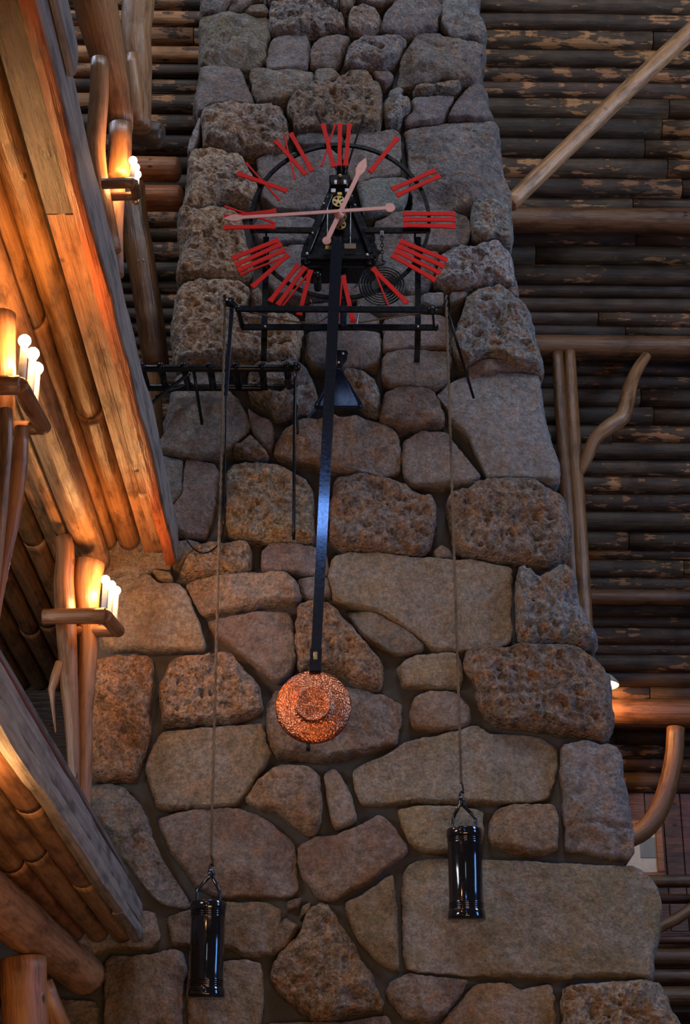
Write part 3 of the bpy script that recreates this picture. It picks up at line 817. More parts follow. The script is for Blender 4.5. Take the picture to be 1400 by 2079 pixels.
box('print', (c0.x, YW - 0.012, c1.z), (c1.x, YW - 0.004, c0.z), M_PIC, pf)

# hanging lamp whose light shows beside the chimney on the right
DLm = 17.55
lamp = thing('gallery_lamp', 'grey dished lamp shade peeking out behind the right chimney edge', 'lamp')
lc = at_y(1216, 1388, DLm)
M_SHADE = metal_material('lamp_shade', (0.50, 0.47, 0.40), 0.5, 0.0)
lathe('shade', lc, [(0.02, 0.12), (0.06, 0.115), (0.14, 0.07), (0.20, 0.0), (0.205, -0.025), (0.195, -0.022), (0.13, 0.05), (0.05, 0.095), (0.02, 0.1)], M_SHADE, lamp)
lathe('bulb', lc + Vector((0, 0, -0.10)), [(0.012, -0.05), (0.035, -0.03), (0.042, 0.0), (0.03, 0.035), (0.02, 0.06), (0.02, 0.19)], M_BULB, lamp, n=16)
tube('pole', [lc + Vector((0, 0, 0.1)), (lc.x, lc.y, at_y(1350, 1905, DG).z + .002)], 0.012, M_BLACK, lamp)

# ------------------------------------------------------------------ balconies on the left
UX0, UX1 = -1.150, -1.105                                    # the upper balcony's edge slab
UEND = 10.95
def plank_box(name, x0, x1, y0, y1, z0, z1, mat, parent, color, wav=0.0, seed=0, n=40):
    """a long board running along y, its edges wavy like the tree it came from"""
    ys = np.linspace(y0, y1, n); V = []; F = []; U = []
    q = np.stack([np.zeros(n), ys, np.full(n, seed * 3.1)], 1)
    w0 = fbm(q, 1.7, 3, seed) * wav; w1 = fbm(q, 2.3, 3, seed + 9) * wav; w2 = fbm(q, 1.2, 2, seed + 4) * wav * 0.35
    for i, y in enumerate(ys):
        for x, z in ((x0, z0 + w0[i]), (x0, z1 + w1[i]), ((x0 + x1) / 2 + w2[i], z1 + w1[i]), (x1 + w2[i], z1 + w1[i] - .012), (x1 + w2[i] + .006, (z0 + z1) / 2),
                     (x1 + w2[i], z0 + w0[i] + .01), ((x0 + x1) / 2, z0 + w0[i])):
            V.append((x, y, z)); U.append((y + seed * 5, x * 1.0 + z * 1.1))
    m = 7
    for i in range(n - 1):
        for j in range(m):
            F.append((i * m + j, i * m + (j + 1) % m, (i + 1) * m + (j + 1) % m, (i + 1) * m + j))
    F.append(tuple(range(m))); F.append(tuple((n - 1) * m + j for j in range(m)))
    return obj(name, fix(mesh_from(name, V, F, False, U)), mat, parent, color)

ub = thing('upper_balcony', 'upper log balcony seen from below with orange lamplight on its underside', 'balcony')
plank_box('edge_slab', UX0, UX1, 3.9, UEND, 5.765, 6.03, M_GREY, ub, (1, .98, .96, 1), 0.045, 3, 90)
plank_box('lamplit_edge', UX0 - .028, UX1 - .012, 3.9, UEND, 5.742, 5.80, M_LOG, ub, (1.25, .58, .34, 1), 0.04, 3, 90)  # added strip: lamplight on the slab's bottom edge put into its orange tint
plank_box('edge_slab', UX1 + .003, UX1 + .03, 3.9, 5.85, 5.90, 6.06, M_GREY, ub, (0.9, .9, .92, 1), 0.02, 6, 30)
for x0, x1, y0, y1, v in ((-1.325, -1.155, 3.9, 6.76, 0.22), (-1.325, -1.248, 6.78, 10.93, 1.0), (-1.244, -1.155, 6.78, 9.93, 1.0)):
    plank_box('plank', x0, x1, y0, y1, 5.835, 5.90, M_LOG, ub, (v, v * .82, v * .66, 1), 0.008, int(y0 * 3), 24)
log('joist', [(-1.235, 9.96, 5.915), (-1.235, UEND, 5.915)], [0.076, 0.074], M_LOG, ub, (1, .9, .8, 1), rough=0.04)
rg = random.Random(3)
JX = [-1.43, -1.585, -1.74, -1.90, -2.06, -2.22, -2.38, -2.54, -2.70, -2.86, -3.02]
for i, x in enumerate(JX):
    end = UEND if i < 3 else 14.14
    cuts = [4.0] + sorted(rg.uniform(5.5, 13) for _ in range(1 if i < 3 else 2)) + [end]
    if i < 2: cuts = [4.0, (8.93, 7.9)[i], end]
    for k in range(len(cuts) - 1):
        v = rg.uniform(.85, 1.1)
        if cuts[k + 1] - cuts[k] < 0.5: continue
        dx = rg.uniform(-.008, .008)
        log('joist', [(x + dx, cuts[k] + .008, 5.932), (x + dx * .3, (cuts[k] + cuts[k + 1]) / 2, 5.935 + rg.uniform(-.006, .006)), (x, cuts[k + 1] - .008, 5.932)],
            [rg.uniform(.074, .081), rg.uniform(.072, .08), rg.uniform(.072, .079)], M_LOG, ub, (v, v * rg.uniform(.80, .88), v * rg.uniform(.58, .70), 1), rough=0.06, round_end=0.03)
box('deck', (-3.23, 3.9, 6.012), (-1.14, UEND - .02, 6.05), M_GREY, ub)
box('deck', (-3.23, UEND - .02, 6.012), (-1.85, 14.17, 6.05), M_GREY, ub)

tag(log('log_beam', [(-1.64, 4.2, 5.752), (-1.635, 7.0, 5.748), (-1.63, 10.84, 5.748)], [0.100, 0.099, 0.098], M_LOG, None, (1, .9, .78, 1), segs=22, rough=0.03),
    'big round log beam carrying the upper balcony joists', 'beam')
tag(log('log_beam', [(-1.80, 4.2, 5.795), (-1.795, 7.0, 5.793), (-1.79, 10.42, 5.795)], [0.055, 0.056, 0.054], M_LOG, None, (.9, .8, .7, 1), segs=16, rough=0.04),
    'thinner log running alongside the big beam under the upper balcony', 'beam')

# lower balcony
LEND = 10.60
lb = thing('lower_balcony', 'lower log balcony at the bottom left with grey edge slabs', 'balcony')
plank_box('edge_slab', -1.235, -1.185, 3.4, 9.6, 3.245, 3.355, M_GREY, lb, (1, .98, .96, 1), 0.02, 12, 60)
plank_box('edge_slab', -1.245, -1.19, 9.6, LEND, 3.25, 3.35, M_GREY, lb, (0.95, .96, 1, 1), 0.02, 13, 20)
plank_box('edge_slab', -1.255, -1.205, 3.4, LEND + .06, 3.36, 3.50, M_GREY, lb, (0.9, .9, .92, 1), 0.015, 15, 60)
tube('rod', [(-1.235, 3.4, 3.53), (-1.235, LEND, 3.53)], 0.014, metal_material('dark_red_paint', (0.10, 0.03, 0.03), 0.5, 0.0), lb)
plank_box('kick_board', -1.33, -1.29, 3.4, LEND, 3.48, 3.68, M_GREY, lb, (0.55, .52, .5, 1), 0.008, 18, 40)
for i, x in enumerate((-1.31, -1.455, -1.60, -1.745, -1.89, -2.04, -2.19, -2.34)):
    cuts = [3.4] + ([5.2, 7.25, 8.9] if i == 0 else [6.1 + .3 * i, 8.0 + .25 * i]) + [LEND]
    for k in range(len(cuts) - 1):
        log('joist', [(x, cuts[k] + .02, 3.318), (x, cuts[k + 1] - .02, 3.316)], [rg.uniform(.068, .074), rg.uniform(.066, .072)], M_LOG, lb,
            (rg.uniform(.8, 1.05), rg.uniform(.72, .9), rg.uniform(.6, .8), 1), rough=0.06, round_end=0.03)
box('deck', (-3.23, 3.4, 3.385), (-1.256, LEND, 3.42), M_GREY, lb)
tag(log('log_beam', [at_y(-130, 1745, 7.25), at_y(0, 1842, 8.45), at_y(95, 1918, 9.6), at_y(172, 1980, 10.62)], [.128, .128, .124, .118], M_LOG, None, (1.35, 1.15, 1.02, 1), segs=22, rough=0.05),
    'thick knotty round log beam under the lower balcony ending at the chimney', 'beam')
pl = thing('log_post', 'stout orange lit log post at the bottom left corner under the knotty beam', 'post')
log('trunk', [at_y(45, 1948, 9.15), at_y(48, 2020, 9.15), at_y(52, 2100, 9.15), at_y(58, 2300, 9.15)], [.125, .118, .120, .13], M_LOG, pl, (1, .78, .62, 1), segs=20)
log('brace', [at_y(88, 1995, 9.2), at_y(112, 2060, 9.25), at_y(150, 2150, 9.4)], [.05, .055, .06], M_LOG, pl, (.8, .68, .6, 1))

# posts, crooked braces and candle sconces of the two storeys
def post_of(name, label, pieces, cat='post'):
    t = thing(name, label, cat)
    for nm, D, pts, col in pieces:
        log(nm, [at_y(x, y, D) for x, y, r in pts], [r * px_m(y, D) for x, y, r in pts], M_LOG, t, col, segs=18, rough=0.05, round_end=0.15)
    return t

post_of('log_post', 'log post below the upper balcony with three candle lights on its bracket near the chimney', [
    ('trunk', 10.3, [(183, 1142, 31), (180, 1150, 32), (176, 1200, 28), (178, 1250, 23), (180, 1300, 20), (176, 1380, 19), (171, 1450, 17), (170, 1530, 18), (167, 1620, 18), (158, 1800, 20)], (1, .86, .74, 1)),
    ('crooked_brace', 10.2, [(128, 1092, 19), (133, 1120, 20), (129, 1180, 21), (132, 1230, 22), (135, 1290, 21), (138, 1340, 19), (141, 1400, 18), (146, 1470, 15), (150, 1560, 12), (152, 1640, 11)], (.62, .50, .42, 1)),
    ('branch_stub', 10.18, [(124, 1346, 12), (112, 1378, 11), (105, 1400, 8), (108, 1440, 4), (113, 1487, 2)], (.75, .64, .55, 1)),
    ])
post_of('log_post', 'log post at the left edge behind the pair of large candle bulbs', [
    ('trunk', 7.15, [(2, 640, 30), (3, 700, 28), (5, 770, 27), (2, 850, 26), (-6, 960, 24), (-20, 1150, 24)], (1, .88, .76, 1)),
    ('grey_brace', 6.9, [(11, 832, 14), (11, 890, 15), (6, 990, 12), (0, 1080, 11), (-10, 1200, 9)], (.72, .70, .70, 1)),
    ('brown_brace', 7.0, [(44, 868, 14), (40, 930, 17), (33, 1000, 17), (22, 1075, 15), (10, 1140, 11), (-2, 1220, 8), (-14, 1300, 7)], (.95, .72, .60, 1))])
post_of('log_post', 'tall crooked log post standing on the upper balcony edge above the single candle light', [
    ('trunk', 7.75, [(188, -40, 46), (196, 20, 44), (210, 80, 40), (224, 140, 36), (236, 190, 31), (243, 240, 27), (245, 262, 24)], (1, .86, .72, 1)),
    ('middle_log', 7.72, [(245, 256, 24), (243, 310, 24), (240, 362, 26)], (1, .84, .68, 1)),
    ('lower_log', 7.72, [(234, 384, 20), (232, 430, 20), (231, 480, 19), (236, 560, 16)], (.85, .78, .72, 1)),
    ('crooked_brace', 7.55, [(202, 122, 18), (202, 160, 19), (200, 210, 20), (195, 270, 20), (195, 320, 20), (203, 380, 19), (215, 440, 19), (228, 510, 18)], (.86, .80, .76, 1))])
tag(post_of('log_post', 'pale log post behind the crooked upper post against the roof', [
    ('trunk', 10.3, [(282, -50, 34), (280, 10, 33), (276, 70, 30), (280, 130, 28), (283, 190, 24), (284, 262, 22)], (1, .94, .86, 1)),
    ('side_log', 10.2, [(268, 112, 12), (272, 150, 13), (278, 200, 14), (281, 250, 12)], (.95, .85, .74, 1))]))
post_of('log_brace', 'dark slanting log beside the left edge of the chimney below the log ends', [
    ('upper_log', 12.0, [(268, 376, 26), (272, 440, 28), (281, 500, 29), (294, 580, 28), (306, 660, 28), (318, 745, 27)], (.45, .35, .25, 1)),
    ('lower_log', 12.02, [(308, 742, 18), (310, 800, 18), (312, 860, 19), (313, 930, 19), (314, 1010, 20)], (.95, .82, .66, 1)),
    ('red_log', 12.1, [(256, 395, 9), (254, 450, 10), (248, 520, 10)], (.8, .5, .38, 1))], 'brace')
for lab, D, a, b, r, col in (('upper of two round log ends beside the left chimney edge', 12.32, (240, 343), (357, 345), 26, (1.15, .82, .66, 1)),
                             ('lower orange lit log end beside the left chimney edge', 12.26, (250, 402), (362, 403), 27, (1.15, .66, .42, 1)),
                             ('dark grey log end above the candle light', 10.6, (255, 262), (322, 276), 27, (.22, .22, .23, 1))):
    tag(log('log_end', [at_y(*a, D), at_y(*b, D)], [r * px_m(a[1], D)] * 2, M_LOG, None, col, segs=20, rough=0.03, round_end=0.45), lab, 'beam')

def sconce(label, D0, a, b, c, rr, bulbs, rb, D1):
    """a log bracket with electric candles: front log from a to b, side log from b back to c"""
    t = thing('candle_sconce', label, 'lamp')
    r = rr * px_m(a[1], D0)
    pa, pb = at_y(*a, D0), at_y(*b, D0); pc = at_y(*c, D1)
    log('front_log', [pa, pb], [r, r * 1.05], M_LOG, t, (.62, .45, .36, 1), segs=14, rough=0.05, round_end=0.25)
    log('side_log', [pb, pc], [r * 0.95, r * .9], M_LOG, t, (.66, .48, .38, 1), segs=14, rough=0.05, round_end=0.25)
    e = pa + (pc - pb)
    log('rear_log', [e, pc], [r * 0.8, r * .8], M_LOG, t, (.62, .45, .36, 1), segs=12, rough=0.05)
    top = pb.z + r * 0.6
    for (x, y), D in bulbs:
        p = at_y(x, y, D); R = rb * px_m(y, D)
        lathe('candle_cup', Vector((p.x, p.y, top - .03)), [(R * .3, 0), (R * .95, .012), (R * .95, .034), (R * .6, .036)], M_BRASS, t, n=16)
        cd = lathe('candle', Vector((p.x, p.y, top)), [(R * .55, 0), (R * .62, 0.01), (R * .58, p.z - R * 1.1 - top), (R * .4, p.z - R * .95 - top)], M_CANDLE, t, n=16)
        lathe('bulb', p, [(R * .3, -R), (R * .72, -R * .72), (R * .97, -R * .25), (R, .05 * R), (R * .86, R * .52), (R * .5, R * .87), (R * .12, R)], M_BULB, cd, n=18)
    return t
sconce('small log sconce with candle bulbs on the upper balcony post', 7.45, (208, 373), (271, 371), (277, 398), 11,
       [((270, 326), 7.50), ((275, 340), 7.563), ((278, 354), 7.626)], 8.5, 7.57)
sconce('log sconce at the left edge with two large glowing candle bulbs', 6.9, (-60, 784), (38, 782), (88, 868), 20,
       [((50, 692), 7.0), ((67, 718), 7.123), ((75, 748), 7.268)], 13, 7.32)
sconce('log sconce with three bright candle bulbs beside the stone wall', 10.0, (88, 1252), (212, 1250), (240, 1281), 16,
       [((214, 1177), 10.06), ((226, 1188), 10.15), ((236, 1199), 10.25)], 9, 10.28)

# ------------------------------------------------------------------ the great clock
YC = 10.50                                                   # plane of the numerals
clock = thing('great_clock', 'huge open iron clock with red Roman numerals and copper hands on the chimney', 'clock')
CC = at_y(689, 449, YC); PXC = px_m(449, YC)

NUM = {  # strokes as (x0, y0, x1, y1, thick?) of each numeral
    12: [(655.4, 252, 676.8, 339, 1), (680.5, 252, 652.6, 337.5, 0), (689.8, 251, 688.8, 336.6, 1), (708.8, 252, 701.4, 336.6, 1)],
    11: [(558.8, 285.5, 620, 354, 1), (577, 275, 597.8, 363.5, 0), (589.5, 270.6, 633, 347.7, 1)],
    10: [(481.8, 352.3, 582, 387.6, 1), (499.4, 331, 567, 407, 0)],
    9: [(454.5, 441.5, 560.7, 428.5, 1), (455.8, 419, 558.8, 453.6, 0), (453, 462, 558.8, 460, 1)],
    8: [(470.6, 525, 565.3, 487, 1), (478, 538, 571, 495.5, 1), (482.7, 549, 578.3, 507.6, 1), (487.4, 557.7, 585, 518.7, 0), (511.5, 582.8, 585, 517, 1)],
    7: [(547.7, 612.5, 605.3, 537.3, 1), (563.5, 620, 619.2, 542, 1), (569, 627, 629.4, 550.3, 0), (607, 639.4, 630.3, 548.4, 1)],
    6: [(717, 654, 695.8, 559.6, 1), (687, 650, 695, 560, 0), (676, 652, 682, 560, 1)],
    5: [(825.8, 615.3, 756, 544.7, 1), (793.3, 633, 758, 546.6, 0)],
    4: [(811.8, 489, 906.6, 528, 1), (806, 499, 901, 541, 1), (801.6, 508.5, 893.6, 555, 1), (795, 517.8, 883.3, 569, 1)],
    3: [(817.4, 434, 922.3, 434, 1), (817.8, 446, 924, 446, 1), (818.3, 457, 924, 460, 1)],
    2: [(795, 384.8, 883.3, 345.8, 1), (804.4, 397, 892.6, 357, 1)],
    1: [(806.3, 280, 750.6, 349.6, 1)]}

def stroke_data(x0, y0, x1, y1, thick, y):
    a, b = at_y(x0, y0, y), at_y(x1, y1, y); d = b - a; L = d.length; d.normalize()
    s = Vector((-d.z, 0, d.x)); wm, we = ((8.4, 11.6) if thick else (3.2, 5.2)); wm *= PXC / 2; we *= PXC / 2
    prof = [(0, we), (0.03, we * .97), (0.10, wm * 1.08), (0.2, wm), (0.8, wm), (0.90, wm * 1.08), (0.97, we * .97), (1, we)]
    P = [a + d * L * t + s * w for t, w in prof] + [a + d * L * t - s * w for t, w in prof[::-1]]
    return plate_data(P, y - 0.006, y + 0.006)

for n in sorted(NUM):
    e = bpy.data.objects.new('numeral', None); COL.objects.link(e); e.parent = clock
    for i, (x0, y0, x1, y1, th) in enumerate(NUM[n]):
        V, F = stroke_data(x0, y0, x1, y1, th, YC + i * 0.0005)
        obj('stroke', fix(mesh_from('stroke', V, F, False)), M_RED, e)

# ring that carries the numerals
RC = at_y(690, 447, YC + 0.03); RR = 181 * PXC
V = []; F = []; n = 96
for k in range(n):
    a = 2 * math.pi * k / n
    for r, y in ((RR - .012, -.012), (RR + .012, -.012), (RR + .012, .012), (RR - .012, .012)):
        V.append((RC.x + r * math.cos(a), RC.y + y, RC.z + r * math.sin(a)))
for k in range(n):
    for j in range(4):
        F.append((k * 4 + j, k * 4 + (j + 1) % 4, ((k + 1) % n) * 4 + (j + 1) % 4, ((k + 1) % n) * 4 + j))
obj('dial_ring', fix(mesh_from('dial_ring', V, F, False)), M_BLACK, clock)

def hand(name, tip, tail, wpx, spear, disc, y):
    a, b = at_y(*tip, y), at_y(*tail, y); d = a - b; L = d.length; d.normalize(); s = Vector((-d.z, 0, d.x)); w = wpx * PXC / 2; sp = spear * PXC
    prof = [(0, w), (L - sp * 1.5, w * 0.9), (L - sp, w * 2.0), (L - sp * .55, w * 1.9), (L, w * .25)]
    P = [b + d * t + s * q for t, q in prof] + [b + d * t - s * q for t, q in prof[::-1]]
    return join([plate_data(P, y - .005, y + .005), plate_data(disc_pts(b, disc * PXC), y - .006, y + .006)])
V, F, U = hand('minute_hand', (455, 444), (791, 422), 7.5, 26, 10.5, YC - 0.075)
obj('minute_hand', fix(mesh_from('minute_hand', V, F, False)), M_HAND, clock)
V, F, U = hand('hour_hand', (742, 322), (663, 489), 9.5, 30, 9, YC - 0.060)
obj('hour_hand', fix(mesh_from('hour_hand', V, F, False)), M_HAND, clock)
hub = at_y(688, 431, YC - 0.085)
lathe('hand_hub', Vector((hub.x, YC - 0.05, hub.z)), [(.030, -.10), (.030, 0.0), (.036, .004), (.036, .020), (.016, .026), (.012, .042)], M_HAND, clock, 'Y', 20)

# movement: black A-frame case with a shelf of parts above, gears in the middle
YM = YC + 0.06
case = [(672, 372), (706, 372), (712, 392), (764, 500), (768, 520), (762, 536), (748, 543), (630, 543), (614, 536), (610, 520), (615, 500), (664, 392)]
pc = [at_y(x, y, YM) for x, y in case]
plate('movement_case', pc, YM, YM + 0.22, M_BLACK, clock)
def side_rail(x0, y0, x1, y1, w=9):
    bar('side_rail', at_y(x0, y0, YM - 0.02), at_y(x1, y1, YM - 0.02), w * PXC, 0.03, M_BLACK, clock)
side_rail(672, 395, 624, 515); side_rail(706, 395, 752, 515); side_rail(622, 522, 756, 522, 12)
for x in (665, 712): bar('guide_rod', at_y(x, 398, YM - .03), at_y(x - 1, 478, YM - .03), .006, .006, M_STEEL, clock)
bar('top_post', at_y(689, 336, YM), at_y(690, 372, YM), 11 * PXC, .04, M_BLACK, clock)
a, b = at_y(668, 381, YM), at_y(710, 361, YM)
box('top_bracket', (a.x, YM - .05, a.z), (b.x, YM + .06, b.z), M_BLACK, clock)
for x in (681, 700):
    a, b = at_y(x - 3, 374, YM - .055), at_y(x + 3, 366, YM - .055)
    box('steel_block', (a.x, YM - .062, a.z), (b.x, YM - .045, b.z), M_STEEL, clock)
for x in (676, 704):
    a, b = at_y(x - 5, 392, YM - .03), at_y(x + 5, 384, YM - .03)
    box('steel_clamp', (a.x, YM - .045, a.z), (b.x, YM - .005, b.z), M_STEEL, clock)
a, b = at_y(684, 397, YM - .03), at_y(694, 391, YM - .03)
box('brass_block', (a.x, YM - .04, a.z), (b.x, YM - .005, b.z), M_BRASS, clock)
lathe('brass_knob', at_y(690, 358, YM - .05), [(.010, -.03), (.013, 0), (.013, .012), (.006, .018)], M_BRASS, clock, 'Y', 14)

def gear(px, py, rpx, y, teeth):
    c = at_y(px, py, y); r = rpx * PXC; V = []; F = []; n = teeth * 4; holes = 5
    rings = []
    rad = lambda k: r if (k % 4) < 2 else r * .90
    for yy in (y - .005, y + .005):
        for fr in (1, .80, .36):
            for k in range(n):
                a = 2 * math.pi * k / n
                q = rad(k) if fr == 1 else r * fr
                V.append((c.x + q * math.cos(a), yy, c.z + q * math.sin(a)))
        
    def ring(s, i): return s * 3 * n + i * n
    for s in (0, 1):
        for k in range(n):
            k2 = (k + 1) % n
            F.append((ring(s, 0) + k, ring(s, 0) + k2, ring(s, 1) + k2, ring(s, 1) + k))
            if (k * holes * 2 // n) % 2 == 0: F.append((ring(s, 1) + k, ring(s, 1) + k2, ring(s, 2) + k2, ring(s, 2) + k))
        F.append(tuple(ring(s, 2) + k for k in range(n)))
    for k in range(n):
        k2 = (k + 1) % n; F.append((ring(0, 0) + k, ring(0, 0) + k2, ring(1, 0) + k2, ring(1, 0) + k))
    return obj('gear_wheel', fix(mesh_from('gear_wheel', V, F, False)), M_BRASS, clock)
gear(687, 409, 13.5, YM - .030, 20); gear(691, 440, 13, YM - .034, 20); gear(690, 456, 12.5, YM - .040, 20)
for x, y, r in ((657, 413, 2.2), (720, 416, 2.2), (634, 473, 2.4), (623, 515, 3.2), (745, 517, 3.2), (675, 373, 1.6), (704, 374, 2.0), (714, 397, 1.6), (690, 402, 1.6), (693, 442, 2.2)):
    lathe('bolt', at_y(x, y, YM - .038), [(r * PXC, -.035), (r * PXC, .003), (r * PXC * .5, .007)], M_STEEL, clock, 'Y', 10)
a, b = at_y(660, 507, YM - .04), at_y(673, 500, YM - .04)
box('brass_tag', (a.x, YM - .05, a.z), (b.x, YM - .036, b.z), M_BRASS, clock)
a, b = at_y(698, 507, YM - .05), at_y(722, 496, YM - .05)
M_DULL = metal_material('dull_bronze', (0.16, 0.12, 0.08), 0.45, 0.6)
box('bronze_weight', (a.x, YM - .065, a.z), (b.x, YM - .038, b.z), M_DULL, clock)
tube('weight_wire', [at_y(711, 478, YM - .05), at_y(711, 490, YM - .05), at_y(710, 497, YM - .05)], .003, M_STEEL, clock, 6)
for px, py, rp in ((620, 528, 10), (751, 526, 13), (644, 556, 8)):
    lathe('pulley_drum', at_y(px, py, YM - .02), [(rp * PXC, -.2), (rp * PXC, -.01), (rp * PXC * .92, .0), (rp * PXC * .3, .004)], M_BLACK, clock, 'Y', 22)

# bars of the frame
def hbar(x0, y0, x1, y1, w, D, nm='cross_bar'):
    return bar(nm, at_y(x0, y0, D), at_y(x1, y1, D), w * PXC, .025, M_BLACK, clock)
hbar(513, 467, 640, 468, 12, YC + .06); hbar(735, 468, 868, 468, 12, YC + .06)
lathe('bar_end', at_y(868, 468, YC + .06), [(6 * PXC, -.0125), (6 * PXC, .0125), (5 * PXC, .016)], M_BLACK, clock, 'Y', 18)
hbar(483, 627, 872, 629, 12, YC - .06); hbar(490, 664, 884, 665, 12, YC + .16)
for x, y, D in ((878, 630, YC - .06), (884, 665, YC + .16), (483, 627, YC - .06)):
    lathe('bar_end', at_y(x, y, D), [(9 * PXC if y == 630 else 6 * PXC, -.014), (9 * PXC if y == 630 else 6 * PXC, .014), (5 * PXC, .018)], M_BLACK, clock, 'Y', 20)
bar('end_link', at_y(483, 627, YC - .06), at_y(491, 664, YC + .16), .028, .02, M_BLACK, clock)
bar('end_link', at_y(878, 632, YC - .06), at_y(881, 665, YC + .16), .014, .014, M_BLACK, clock)
for x in (540, 842): tube('thin_rod', [at_y(x, 468, YC + .07), at_y(x, 545, YC + .07)], .007, M_BLACK, clock, 8)

def strap(px, ys, Ds, w=12):
    """flat iron band that runs down the frame and bends back into the wall"""
    P = [at_y(px + dx, y, D) for (dx, y), D in zip(ys, Ds)]
    Q, R = catmull(P, [1] * len(P), 24); w *= PXC / 2; V = []; F = []
    for q in Q:
        for sx, sy in ((-w, -.008), (w, -.008), (w, .008), (-w, .008)): V.append((q[0] + sx, q[1] + sy, q[2]))
    for i in range(23):
        for j in range(4): F.append((i * 4 + j, i * 4 + (j + 1) % 4, i * 4 + 4 + (j + 1) % 4, i * 4 + 4 + j))
    F += [(0, 1, 2, 3), (92, 93, 94, 95)]
    o = obj('wall_strap', fix(mesh_from('wall_strap', V, F, False)), M_BLACK, clock)
    lathe('bolt', at_y(px, 663, YC + .14), [(2.2 * PXC, -.02), (2.2 * PXC, .004), (1 * PXC, .007)], M_STEEL, clock, 'Y', 10)
strap(848, ((0, 482), (0, 560), (0, 640), (-.5, 690), (-2.5, 738)), (YC + .09, YC + .11, YC + .17, YC + .24, 11.12))
strap(538, ((2, 482), (1, 560), (-1, 640), (-2, 690), (-3, 735)), (YC + .09, YC + .11, YC + .17, YC + .24, 11.12))
bar('centre_post', at_y(697, 540, YC + .12), at_y(697, 664, YC + .16), 13 * PXC, .03, M_BLACK, clock)
bar('centre_post', at_y(681, 543, YC + .10), at_y(681, 628, YC - .03), 10 * PXC, .03, M_BLACK, clock)

# tie rods up to the stones
for (x0, y0), (x1, y1) in (((745, 214), (703, 345)), ((637, 212), (683, 347))):
    p0 = at_wall(x0, y0, 0.02); p1 = at_y(x1, y1, YM + .1)
    tube('tie_rod', [p0, p1, at_y(x1 - 1, y1 + 26, YM + .1)], .0085, M_BLACK, clock, 8)
    lathe('anchor_bolt', p0 + Vector((0, -.06, 0)), [(.026, -.06), (.026, -.005), (.019, .0), (.019, .04), (.008, .05)], M_BLACK, clock, 'Y', 12)

# spiral gong on its little chain
gc = at_y(776, 579, YC + .02); pts = []
for k in range(0, 5 * 24 + 1):
    t = k / 24; a = math.pi / 2 + 2 * math.pi * t; r = (47.5 - 5.6 * t) * PXC
    pts.append(Vector((gc.x + r * math.cos(a), gc.y, gc.z + r * math.sin(a))))
up = at_y(776, 532, YC + .02)
pts = [at_y(776, 522, YC + .02), at_y(776, 530, YC + .02), at_y(781, 534, YC + .02)] + pts[3:]
tube('spiral_gong', pts, .0062, metal_material('gong_wire', (0.05, 0.05, 0.05), 0.25, 0.8), clock, 6, n=240)
z0 = at_y(777, 474, YC + .02).z; z1 = at_y(776, 522, YC + .02).z
for k in range(7):
    zc = z0 + (z1 - z0) * (k + .5) / 7; h = (z0 - z1) / 7 * .62; P = []
    for j in range(13):
        a = 2 * math.pi * j / 12; dx = .010 * math.cos(a)
        P.append(Vector((gc.x + (dx if k % 2 else 0), YC + .02 + (0 if k % 2 else dx), zc + h * math.sin(a))))
    tube('chain_link', P, .0035, M_BLACK, clock, 6, n=16)
box('chain_hook', (gc.x - .012, YC + .03, z0 - .005), (gc.x + .012, YC + .06, z0 + .03), M_STEEL, clock)

# triangular black blade with its bracket behind the pendulum
YT = YC + .22
V = []; F = []; nr = 14; nc = 9                                # curves out towards the foot so only the lower half reflects the dormer light
for sd in (-.012, .012):
    for i in range(nr):
        t = i / (nr - 1); y = 745 + 93 * t; xl = 684 - 46 * min(1, t / .9) + (3 if i == nr - 1 else 0); xr = 689 + 46 * min(1, t / .88) - (3 if i == nr - 1 else 0)
        for j in range(nc):
            p = at_y(xl + (xr - xl) * j / (nc - 1), y, YT); V.append((p.x, p.y - .06 * t * t + sd, p.z))
for sd in (0, 1):
    for i in range(nr - 1):
        for j in range(nc - 1):
            a = sd * nr * nc + i * nc + j; F.append((a, a + 1, a + nc + 1, a + nc))
rim_ = [j for j in range(nc)] + [i * nc + nc - 1 for i in range(1, nr)] + [(nr - 1) * nc + j for j in range(nc - 2, -1, -1)] + [i * nc for i in range(nr - 2, 0, -1)]
for k in range(len(rim_)):
    a, b = rim_[k], rim_[(k + 1) % len(rim_)]; F.append((a, b, b + nr * nc, a + nr * nc))
obj('triangular_blade', fix(mesh_from('triangular_blade', V, F, True)), M_BLADE, clock)
bp = [(684, 711), (703, 711), (706, 716), (704, 728), (695, 738), (693, 752), (684, 752)]
plate('blade_bracket', [at_y(x, y, YT) for x, y in bp], YT, YT + .03, M_BLACK, clock)
for x, y in ((696, 718), (687, 736)): lathe('bolt', at_y(x, y, YT - .005), [(2.6 * PXC, -.01), (2.6 * PXC, .003), (PXC, .006)], M_STEEL, clock, 'Y', 10)
tube('blade_stay', [at_y(690, 726, YT + .03), at_wall(690, 712, 0.0)], .012, M_BLACK, clock, 8)

